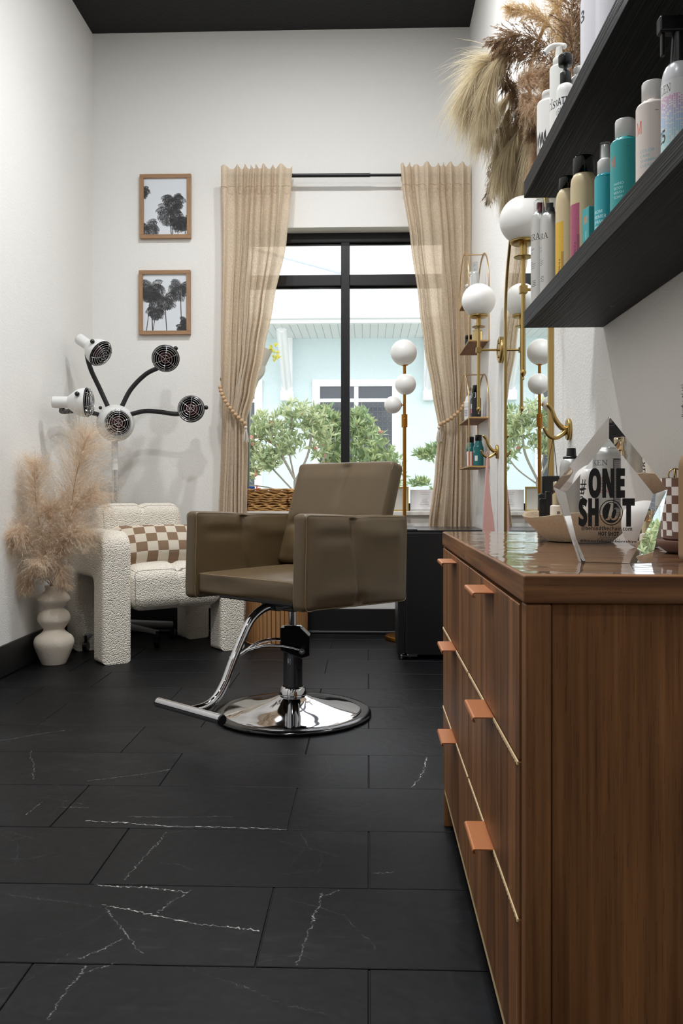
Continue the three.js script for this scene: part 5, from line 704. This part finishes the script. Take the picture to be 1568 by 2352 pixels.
bottle('black_bottle', 'glossy black bottle on the lower wire shelf', 'bottle', [0.558, 1.243, -4.35], { r: 0.026, h: 0.13, shoulder: 0.03, slope: true, neck: 0.014, mat: blackBottle, tex: label360(512, 512, '#121114', (g, W) => { g.fillStyle = '#cfcbd2'; g.fillRect(0.72 * W, 150, 60, 140); g.fillStyle = '#c2497a'; g.fillRect(0.72 * W, 300, 60, 110); g.font = 'italic 50px serif'; g.fillStyle = '#999'; g.fillText('C', 0.75 * W, 100); }), ly1: 0.098, cap: { r: 0.0165, h: 0.035, mat: blackGloss } });
bottle('black_bottle', 'second black bottle behind the first on the lower wire shelf', 'bottle', [0.56, 1.243, -4.43], { r: 0.024, h: 0.13, shoulder: 0.03, slope: true, neck: 0.012, mat: blackBottle, cap: { r: 0.013, h: 0.03, mat: blackGloss } });
bottle('clear_bottle', 'pale bottle with dark script at the far end of the lower wire shelf', 'bottle', [0.545, 1.243, -4.53], { r: 0.026, h: 0.13, shoulder: 0.035, slope: true, neck: 0.014, mat: M({ color: 0xd6d8d8, roughness: 0.2 }), tex: label360(512, 512, '#d5d6d6', (g, W) => { g.fillStyle = '#4a4a55'; g.font = 'italic 60px serif'; g.fillText('Color', 0.7 * W, 150); for (let i = 0; i < 6; i++) g.fillRect(0.75 * W, 220 + i * 34, 90, 14); }), ly1: 0.095, cap: { r: 0.015, h: 0.03, mat: clearPlastic } });
const redkenTex = label360(512, 512, '#0f6668', (g, W) => { g.fillStyle = '#d7dcdc'; g.fillRect(0.86 * W, 240, 50, 150); g.font = 'italic 60px serif'; g.fillText('E', 0.78 * W, 150); });
bottle('teal_bottle', 'larger dark teal bottle with black cap on the lowest wire shelf board', 'bottle', [0.572, 0.993, -4.36], { r: 0.0265, h: 0.128, shoulder: 0.03, slope: true, neck: 0.016, mat: darkTeal, tex: redkenTex, ly1: 0.096, cap: { r: 0.0175, h: 0.03, mat: blackPlastic } });
bottle('teal_bottle', 'smaller dark teal bottle with black cap on the lowest wire shelf board', 'bottle', [0.545, 0.993, -4.46], { r: 0.0255, h: 0.125, shoulder: 0.03, slope: true, neck: 0.016, mat: darkTeal, tex: redkenTex, ly1: 0.093, cap: { r: 0.017, h: 0.03, mat: blackPlastic } });
{ const t = thing('striped_carton', 'small red and white striped box between the teal bottles', 'box', [0.53, 0.993, -4.375], 0.3), tx = canvasTex(64, 64, (g) => { g.fillStyle = '#e9e2dc'; g.fillRect(0, 0, 64, 64); g.fillStyle = '#cf5540'; g.fillRect(14, 0, 16, 64); g.fillRect(46, 0, 12, 64); }, true), g = rbox(-0.014, 0.014, 0, 0.075, -0.008, 0.008, 0.001); mesh('carton', boxMap(g, 30), M({ map: tx, roughness: 0.4 }), t); }
// ---------------------------------------------------------------- things on the dresser
const TY = DH + 0.0018;
{
  // organic stone-look tray
  const tr = thing('organic_tray', 'cream stone bowl tray with wavy rim on the dresser', 'tray', [0.437, TY, -1.745]);
  const g = lathe([[0, 0.004], [0.05, 0.004], [0.06, 0.0], [0.066, 0.001], [0.085, 0.018], [0.102, 0.042], [0.108, 0.054], [0.106, 0.056], [0.1, 0.052], [0.086, 0.03], [0.066, 0.014], [0.0, 0.012]], 72), p = g.attributes.position;
  for (let i = 0; i < p.count; i++) { const x = p.getX(i), z = p.getZ(i), y = p.getY(i), a = Math.atan2(z, x), k = smooth(0.01, 0.055, y); p.setXYZ(i, x * (1 + 0.09 * k * Math.max(0, -Math.cos(a)) ** 4 + 0.015 * k * Math.sin(a * 5)), y * (1 + 0.1 * k * Math.cos(a * 3 + 1)), z * (0.98 + 0.02 * k * Math.sin(a * 4 + 2))); } g.computeVertexNormals();
  mesh('bowl', g, M({ color: 0xd8c0a0, roughness: 0.75, bumpMap: rep(plasterBump, 6, 2), bumpScale: 0.0008 }), tr);
  const B = TY + 0.0125;
  bottle('hairspray_can', 'uncapped silver hairspray can with black nozzle in the cream tray', 'spray can', [0.424, B, -1.76], { r: 0.0235, h: 0.158, shoulder: 0.02, neck: 0.0145, neckH: 0.003, mat: silverCan, tex: kenra(['VOLUME', 'SPRAY'], 5), ly1: 0.137, lm: 0.5, lr: 0.35, turn: 0.0, extra: (t, h) => { mesh('nozzle', merge([lathe([[0, h], [0.017, h], [0.017, h + 0.004], [0.01, h + 0.006], [0, h + 0.006]], 24), rod([0, h + 0.004, 0], [0, h + 0.022, 0], 0.0105, 0.009, 20)]), blackPlastic, t); } });
  bottle('hair_serum_can', 'tall silver can with pink lettering seen through the award', 'spray can', [0.492, B, -1.742], { r: 0.0275, h: 0.176, shoulder: 0.012, neck: 0.02, neckH: 0.003, mat: silverCan, tex: label360(1024, 1024, '#bfbdb9', (g2, W) => { g2.fillStyle = '#444'; g2.textAlign = 'center'; g2.font = '100px serif'; g2.fillText('KEN', 0.87 * W, 130); g2.fillStyle = '#b2415f'; g2.font = 'bold 62px sans-serif'; ['SATIN-SOFT', 'SMOOTH', 'FINISH'].forEach((s, i) => g2.fillText(s, 0.87 * W, 330 + i * 80)); g2.fillStyle = '#2f2e30'; g2.fillRect(0.03 * W, 40, 0.25 * W, 940); g2.fillStyle = '#c9c7c4'; for (let y = 70; y < 960; y += 13) g2.fillRect(0.045 * W, y, (0.15 + 0.07 * hash(y, 4)) * W, 5); }), ly1: 0.163, lm: 0.4, lr: 0.35, cap: { r: 0.0195, h: 0.016, mat: clearPlastic } });
  bottle('lotion_bottle', 'white rounded bottle between the two silver cans in the tray', 'bottle', [0.446, B, -1.705], { r: 0.0165, h: 0.135, shoulder: 0.018, neck: 0.006, neckH: 0, mat: milk, tex: label360(512, 512, '#e2e0dd', (g2, W) => { g2.save(); g2.translate(0.86 * W, 460); g2.rotate(-PI / 2); g2.fillStyle = '#232323'; g2.font = 'bold 90px sans-serif'; g2.fillText('HAIR OIL', 0, 0); g2.restore(); }), ly1: 0.115 });
  bottle('gold_cap_serum', 'white serum bottle with shiny gold cap at the front of the tray', 'bottle', [0.388, B, -1.72], { r: 0.016, h: 0.062, shoulder: 0.003, neck: 0.012, neckH: 0.002, mat: M({ color: 0xe6ddd0, roughness: 0.35 }), tex: label360(512, 256, '#e6ddd0', (g2, W) => { g2.fillStyle = '#6b655e'; g2.fillRect(0.94 * W, 40, 30, 190); g2.fillStyle = '#c9a75c'; g2.fillRect(0.08 * W, 0, 60, 256); g2.fillStyle = '#8a7f72'; for (let i = 0; i < 4; i++) g2.fillRect(0.78 * W, 150 + i * 22, 40, 5); }), ly1: 0.058, extra: (t, h) => { mesh('gold_collar', rod([0, h, 0], [0, h + 0.022, 0], 0.0125, 0.0125, 24), M({ color: 0xd9c6a0, roughness: 0.12, metalness: 1 }), t); mesh('gold_cap', lathe([[0, h + 0.022], [0.0105, h + 0.022], [0.0105, h + 0.045], [0.009, h + 0.048], [0, h + 0.048]], 24), M({ color: 0xe0cfae, roughness: 0.1, metalness: 1 }), t); } });
  const cm = thing('black_comb_clip', 'black hair clip standing at the left of the tray', 'hair clip', [0.378, B, -1.77], 0.2); mesh('clip', merge([rbox(-0.006, 0.006, 0, 0.09, -0.004, 0.004, 0.002), rbox(-0.02, -0.004, 0.015, 0.075, -0.003, 0.003, 0.003)]), blackPlastic, cm);
  // crystal award: faceted block
  const aw = thing('crystal_award', 'clear crystal award shaped like a kite with black print', 'award', [0.345, TY, -1.21], -0.29);
  const f = [[0, 0.211], [-0.0785, 0.109], [-0.042, 0], [0.035, 0], [0.079, 0.105]], bk = [[0.0, 0.209], [-0.077, 0.109], [-0.033, 0], [0.058, 0], [0.079, 0.105]];
  const ff = [[0, 0.178], [-0.06, 0.1], [-0.038, 0], [0.028, 0], [0.06, 0.098]]; const cg = new ConvexGeometry([...ff.map(([x, y]) => V3(x, y, 0.0)), ...f.map(([x, y]) => V3(x, y, -0.012)), ...bk.map(([x, y]) => V3(x, y, -0.028))]); mesh('crystal_block', cg, crystal, aw);
  const at = canvasTex(1024, 1024, (g2, W, H) => {
    g2.clearRect(0, 0, W, H); g2.fillStyle = '#0c0a0a'; g2.textAlign = 'left';
    const T = (s, x, y, size, sx, font = 'bold') => { g2.save(); g2.translate(x, y); g2.scale(sx, 1); g2.font = `${font} ${size}px sans-serif`; g2.lineWidth = size * 0.03; g2.strokeStyle = '#0c0a0a'; g2.fillText(s, 0, 0); if (size > 150) { g2.lineWidth = size * 0.07; g2.strokeText(s, 0, 0); } g2.restore(); };
    const fit = (s, x, y, w, h, font, weight = 0) => { g2.save(); g2.font = `${font} 100px sans-serif`; g2.textAlign = 'left'; const m = g2.measureText(s).width; g2.translate(x, y); g2.scale(w / m, h / 73); g2.fillText(s, 0, 0); if (weight) { g2.lineWidth = weight; g2.lineJoin = 'miter'; g2.strokeStyle = '#0c0a0a'; g2.strokeText(s, 0, 0); } g2.restore(); };
    fit('#', 130, 400, 100, 190, ''); fit('ONE', 250, 432, 520, 345, 'bold', 8); fit('SH', 112, 798, 300, 330, 'bold', 8); fit('T', 735, 798, 160, 330, 'bold', 8);
    g2.beginPath(); g2.arc(572, 640, 158, 0, 7); g2.lineWidth = 12; g2.strokeStyle = '#0c0a0a'; g2.stroke(); g2.beginPath(); g2.ellipse(572, 640, 122, 134, 0, 0, 7); g2.fill();
    g2.globalCompositeOperation = 'destination-out'; g2.font = 'italic bold 290px serif'; g2.fillText('b', 490, 735); g2.globalCompositeOperation = 'source-over';
    fit('@behindthechair.com', 150, 868, 720, 52, 'bold'); fit('HOT SHOT', 390, 935, 290, 52, 'bold', 4); fit('Student Shot', 410, 962, 250, 20, ''); fit('of the Year 2024', 375, 988, 320, 20, ''); fit('@beautybyamberrskye', 130, 1018, 800, 27, 'bold', 2);
  });
  const pl = new THREE.PlaneGeometry(0.1, 0.115); pl.translate(-0.003, 0.086, 0.0006); mesh('print', pl, M({ map: at, transparent: true, roughness: 0.5 }), aw);
  // round white vase
  const bl = thing('round_vase', 'smooth white globe vase behind the crystal award', 'vase', [0.512, TY, -1.56]); mesh('body', lathe(smoothProfile([[0.0, 0.0], [0.022, 0.001], [0.036, 0.014], [0.043, 0.04], [0.038, 0.066], [0.022, 0.081], [0.008, 0.085], [0.0, 0.0855]], 60), 56), M({ color: 0xd3cfca, roughness: 0.75 }), bl);
  // checked pot on saucer
  const pot = thing('checkered_pot', 'brown clay pot with white checks on a saucer', 'pot', [0.543, TY, -1.42]);
  const px = canvasTex(512, 256, (g2, W, H) => { g2.fillStyle = '#6b4e40'; g2.fillRect(0, 0, W, H); g2.fillStyle = '#dcd6d0'; const n = 12; for (let j = 0; j < 6; j++) for (let i = 0; i < n; i++) if ((i + j) % 2) g2.fillRect(i * W / n, j * H / 7, W / n, H / 7); const r = rng(2); for (let i = 0; i < n; i++) { const l = 14 + r() * 30; g2.fillRect(i * W / n + (i % 2 ? 0 : 6), 6 * H / 7 - (i % 2 ? 0 : 30), W / n, l + (i % 2 ? 0 : 30) * 0); } }, true);
  mesh('pot_wall', new THREE.CylinderGeometry(0.05, 0.0485, 0.1, 48, 1, true).translate(0, 0.074, 0), M({ map: rep(px, 2, 1), roughness: 0.8 }), pot);
  const clay = M({ color: 0x6a4c3e, roughness: 0.85 }); mesh('pot_inside', lathe([[0.05, 0.124], [0.046, 0.125], [0.045, 0.05], [0, 0.045]], 40), clay, pot); mesh('pot_foot', lathe([[0, 0.016], [0.03, 0.016], [0.04, 0.018], [0.0485, 0.024]], 40), clay, pot);
  mesh('saucer', lathe([[0, 0], [0.04, 0], [0.044, 0.003], [0.054, 0.01], [0.056, 0.02], [0.052, 0.021], [0.045, 0.015], [0, 0.014]], 48), clay, pot);
  const rg = thing('gold_wire_ball', 'gold wire ring ornament in the checkered pot', 'ornament', [0.522, TY + 0.122, -1.44]); mesh('ring', new THREE.TorusGeometry(0.011, 0.0012, 8, 30).translate(0, 0.008, 0), gold, rg); mesh('ring', new THREE.TorusGeometry(0.011, 0.0012, 8, 30).rotateY(1.1).translate(0, 0.008, 0), gold, rg);
  // tan arch vase cut by the right edge of the view
  const av = thing('tan_arch_vase', 'tan ceramic arch vase at the right edge of the dresser', 'vase', [0.51, TY, -1.235]);
  const s = new THREE.Shape(), w = 0.052, h = 0.165, rr = 0.03; s.moveTo(-w + 0.01, 0); s.lineTo(w - 0.01, 0); s.quadraticCurveTo(w, 0, w, 0.01); s.lineTo(w, h - rr); s.quadraticCurveTo(w, h, w - rr, h); s.lineTo(-w + rr, h); s.quadraticCurveTo(-w, h, -w, h - rr); s.lineTo(-w, 0.01); s.quadraticCurveTo(-w, 0, -w + 0.01, 0);
  const hl = new THREE.Path(), q = 0.036; hl.moveTo(-q + 0.015, 0.02); hl.lineTo(q - 0.015, 0.02); hl.quadraticCurveTo(q, 0.02, q, 0.035); hl.lineTo(q, h - 0.035); hl.quadraticCurveTo(q, h - 0.016, q - 0.02, h - 0.016); hl.lineTo(-q + 0.02, h - 0.016); hl.quadraticCurveTo(-q, h - 0.016, -q, h - 0.035); hl.lineTo(-q, 0.035); hl.quadraticCurveTo(-q, 0.02, -q + 0.015, 0.02); s.holes.push(hl);
  mesh('body', boxMap(new THREE.ExtrudeGeometry(s, { depth: 0.03, bevelEnabled: true, bevelSize: 0.004, bevelThickness: 0.004, bevelOffset: -0.004, bevelSegments: 3 }).translate(0, 0, -0.015)), M({ color: 0x8a6a45, roughness: 0.6 }), av);
  // brush hanging on the wall at the right edge
  const br = thing('hanging_bristle_brush', 'black bristle brush hanging at the right edge of the view', 'brush', [XR - 0.034, 1.02, -1.49]);
  mesh('brush_head', rbox(-0.004, 0.026, -0.034, 0.034, -0.02, 0.012, 0.006), blackPlastic, br); const bs = [], r2 = rng(31); for (let i = 0; i < 240; i++) { const y = -0.031 + r2() * 0.062, z = -0.016 + r2() * 0.024; bs.push(rod([-0.006, y, z], [-0.02 - r2() * 0.004, y + (r2() - 0.5) * 0.004, z], 0.0005, 0.0004, 3)); } const bm = mesh('bristles', merge(bs), blackPlastic, br); bm.userData.kind = 'stuff'; mesh('handle', rod([0.012, 0.03, 0], [0.012, 0.1, 0], 0.007, 0.005), blackPlastic, br);
  mesh('wall_peg', merge([rod([0.01, 0.092, 0], [0.034, 0.092, 0], 0.003), ball(0.006, 0.092, 0, 0.0045, 10, 8)]), gold, br);
}
// ---------------------------------------------------------------- dried grass hanging on the wall above the mirror
{
  const O = [0.56, 2.35, -3.05], t = thing('dried_grass_wall_hanging', 'cascading bunch of dried pampas and reed grass above the mirror', 'dried flowers', O);
  const rel = (p) => [p[0] - O[0], p[1] - O[1], p[2] - O[2]];
  const P = (path, o) => { const h = mesh('grass_plume', plumeGeo(path.map(rel), { width: 0.0007, maxX: XR - 0.004 - O[0], ...o }), plumeMat, t); h.userData.kind = 'stuff'; mesh('stalk', tube(path.map(rel), 0.0018, 24, 5), strawMat, t); };
  const cream = { c0: 0xd2c3a2, c1: 0xf0e6cd }, brown = { c0: 0x6e5642, c1: 0xb89c7e }, beige = { c0: 0xcdb090, c1: 0xedd8be }, gold2 = { c0: 0xc9a878, c1: 0xe9d3ab };
  /*HANG*/
  P([[0.585, 2.124, -2.5], [0.566, 2.249, -2.55], [0.511, 2.335, -2.6], [0.448, 2.381, -2.65]], { ...gold2, seed: 300, n: 6000, len: 0.06, spread: 0.5, droop: 0.03 });
  P([[0.576, 2.099, -2.45], [0.57, 2.229, -2.48], [0.549, 2.344, -2.5]], { ...gold2, seed: 301, n: 5000, len: 0.06, spread: 0.5, droop: 0.03 });
  P([[0.585, 2.149, -2.55], [0.528, 2.265, -2.62], [0.461, 2.304, -2.66], [0.412, 2.301, -2.7]], { ...brown, seed: 302, n: 5200, len: 0.075, spread: 0.8, droop: 0.08, hair: 0.012, hairAlong: 1.6, hairWidth: 0.0011 });
  P([[0.585, 2.123, -2.55], [0.541, 2.235, -2.65], [0.489, 2.276, -2.7], [0.441, 2.282, -2.75]], { ...brown, seed: 303, n: 4500, len: 0.075, spread: 0.8, droop: 0.1, hair: 0.012, hairAlong: 1.6, hairWidth: 0.0011 });
  P([[0.585, 2.033, -2.42], [0.584, 2.158, -2.42], [0.585, 2.308, -2.42]], { ...brown, seed: 304, n: 5200, len: 0.07, spread: 0.7, droop: 0.03, hair: 0.012, hairAlong: 1.6, hairWidth: 0.0011 });
  P([[0.455, 2.332, -2.75], [0.436, 2.284, -2.78], [0.457, 2.207, -2.8]], { ...brown, seed: 305, n: 3000, len: 0.06, spread: 0.9, droop: 0.1, hair: 0.012, hairAlong: 1.6, hairWidth: 0.0011 });
  P([[0.471, 2.293, -2.8], [0.428, 2.301, -2.8], [0.392, 2.258, -2.8], [0.363, 2.193, -2.8], [0.348, 2.15, -2.8]], { ...cream, seed: 306, n: 2600, strands: 7, len: 0.19, spread: 0.4, droop: 0.2, along: 0.8, curl: 0.3, width: 0.00055 });
  P([[0.464, 2.264, -2.8], [0.396, 2.27, -2.78], [0.342, 2.198, -2.75], [0.318, 2.156, -2.75]], { ...cream, seed: 307, n: 2200, strands: 7, len: 0.17, spread: 0.5, droop: 0.17, along: 0.9, curl: 0.35, width: 0.00055 });
  P([[0.501, 2.23, -2.85], [0.465, 2.186, -2.85], [0.421, 2.128, -2.85], [0.399, 2.084, -2.85]], { ...cream, seed: 308, n: 2000, strands: 7, len: 0.15, spread: 0.5, droop: 0.2, along: 0.8, curl: 0.35, width: 0.00055 });
  P([[0.475, 2.172, -2.7], [0.509, 2.165, -2.66], [0.542, 2.152, -2.62], [0.56, 2.122, -2.6]], { ...beige, seed: 309, n: 9000, len: 0.07, spread: 0.9, droop: 0.05 });
  P([[0.489, 2.137, -2.7], [0.513, 2.099, -2.68], [0.542, 2.064, -2.62]], { ...beige, seed: 310, n: 8000, len: 0.075, spread: 0.9, droop: 0.1 });
  P([[0.474, 2.235, -2.8], [0.493, 2.177, -2.8], [0.507, 2.104, -2.8]], { ...brown, seed: 311, n: 3600, len: 0.06, spread: 0.9, droop: 0.1 });
  P([[0.542, 2.164, -2.76], [0.545, 2.096, -2.75], [0.533, 2.025, -2.75]], { ...brown, seed: 312, n: 3600, len: 0.06, spread: 0.9, droop: 0.12 });
  P([[0.523, 2.185, -2.85], [0.509, 2.112, -2.85], [0.494, 2.038, -2.85], [0.491, 1.965, -2.85]], { ...cream, seed: 313, n: 2800, strands: 7, len: 0.17, spread: 0.42, droop: 0.25, along: 0.8, curl: 0.25, width: 0.00055 });
  P([[0.54, 2.157, -2.82], [0.546, 2.075, -2.8], [0.54, 2.002, -2.8], [0.531, 1.945, -2.8]], { ...cream, seed: 314, n: 2600, strands: 7, len: 0.17, spread: 0.42, droop: 0.25, along: 0.8, curl: 0.25, width: 0.00055 });
  P([[0.479, 2.171, -2.85], [0.465, 2.098, -2.85], [0.45, 2.039, -2.85]], { ...cream, seed: 315, n: 2000, strands: 7, len: 0.15, spread: 0.45, droop: 0.25, along: 0.8, curl: 0.3, width: 0.00055 });
  P([[0.477, 2.066, -2.88], [0.447, 2.007, -2.88], [0.428, 1.94, -2.88], [0.413, 1.865, -2.88]], { ...brown, seed: 316, n: 3000, len: 0.05, spread: 0.6, droop: 0.15, hair: 0.012, hairAlong: 1.6, hairWidth: 0.0011 });
  P([[0.514, 2.051, -2.88], [0.496, 1.976, -2.88], [0.481, 1.902, -2.88], [0.474, 1.865, -2.88]], { ...cream, seed: 317, n: 2600, strands: 7, len: 0.1, spread: 0.45, droop: 0.3, along: 0.8, curl: 0.25, width: 0.00055 });
  P([[0.562, 2.11, -2.75], [0.562, 2.04, -2.72], [0.551, 1.961, -2.7]], { ...brown, seed: 318, n: 3000, len: 0.08, spread: 0.5, droop: 0.25 });
  P([[0.529, 2.034, -2.84], [0.529, 1.96, -2.84], [0.518, 1.894, -2.86]], { ...cream, seed: 319, n: 2400, strands: 7, len: 0.12, spread: 0.45, droop: 0.3, along: 0.8, curl: 0.25, width: 0.00055 });
  P([[0.5, 2.061, -2.8], [0.457, 1.982, -2.8], [0.435, 1.902, -2.8]], { ...cream, seed: 320, n: 2400, strands: 7, len: 0.13, spread: 0.45, droop: 0.3, along: 0.8, curl: 0.25, width: 0.00055 });
  P([[0.522, 1.975, -2.84], [0.504, 1.902, -2.84], [0.485, 1.836, -2.84]], { ...cream, seed: 321, n: 2200, strands: 7, len: 0.09, spread: 0.45, droop: 0.3, along: 0.8, curl: 0.25, width: 0.00055 });
  P([[0.538, 2.02, -2.74], [0.543, 1.949, -2.74], [0.538, 1.886, -2.76]], { ...beige, seed: 322, n: 4500, len: 0.06, spread: 0.6, droop: 0.2 });
  P([[0.464, 2.294, -2.72], [0.415, 2.239, -2.72], [0.387, 2.155, -2.72], [0.373, 2.085, -2.72]], { ...cream, seed: 323, n: 2400, strands: 7, len: 0.16, spread: 0.45, droop: 0.2, along: 0.8, curl: 0.3, width: 0.00055 });
  for (const [x, y, z, a] of [[0.5, 2.325, -2.8, 0.4], [0.53, 2.2, -2.75, 1.2], [0.43, 2.08, -2.85, 1.7]]) mesh('seed_pod', new THREE.ConeGeometry(0.014, 0.06, 10).rotateZ(a).translate(x - O[0], y - O[1], z - O[2]), M({ color: 0x4a2f2c, roughness: 0.8 }), t);
  for (const [x, y, z] of [[0.47, 2.02, -2.85], [0.48, 1.985, -2.84], [0.46, 1.96, -2.86]]) for (let i = 0; i < 3; i++) mesh('dried_petal', new THREE.SphereGeometry(0.018, 10, 8).scale(1, 0.35, 0.6).rotateZ(i * 1.1 + x * 9).rotateY(i).translate(x - O[0] + i * 0.006, y - O[1] - i * 0.012, z - O[2]), M({ color: 0xcdb695, roughness: 0.8 }), t);
  mesh('hanging_branch', tube([[0.6 - O[0], 2.35 - O[1], -2.5 - O[2]], [0.57 - O[0], 2.36 - O[1], -2.7 - O[2]], [0.55 - O[0], 2.3 - O[1], -2.85 - O[2]], [0.56 - O[0], 2.15 - O[1], -2.9 - O[2]]], 0.006, 30, 7), strawMat, t);
  const dark = M({ color: 0x4a2f2c, roughness: 0.8 });
}
scene.traverse((o) => { if (o.isMesh || o.isLight) { if (!o.isRectAreaLight) o.castShadow = true; o.receiveShadow = true; } });
renderer.render(scene, camera);
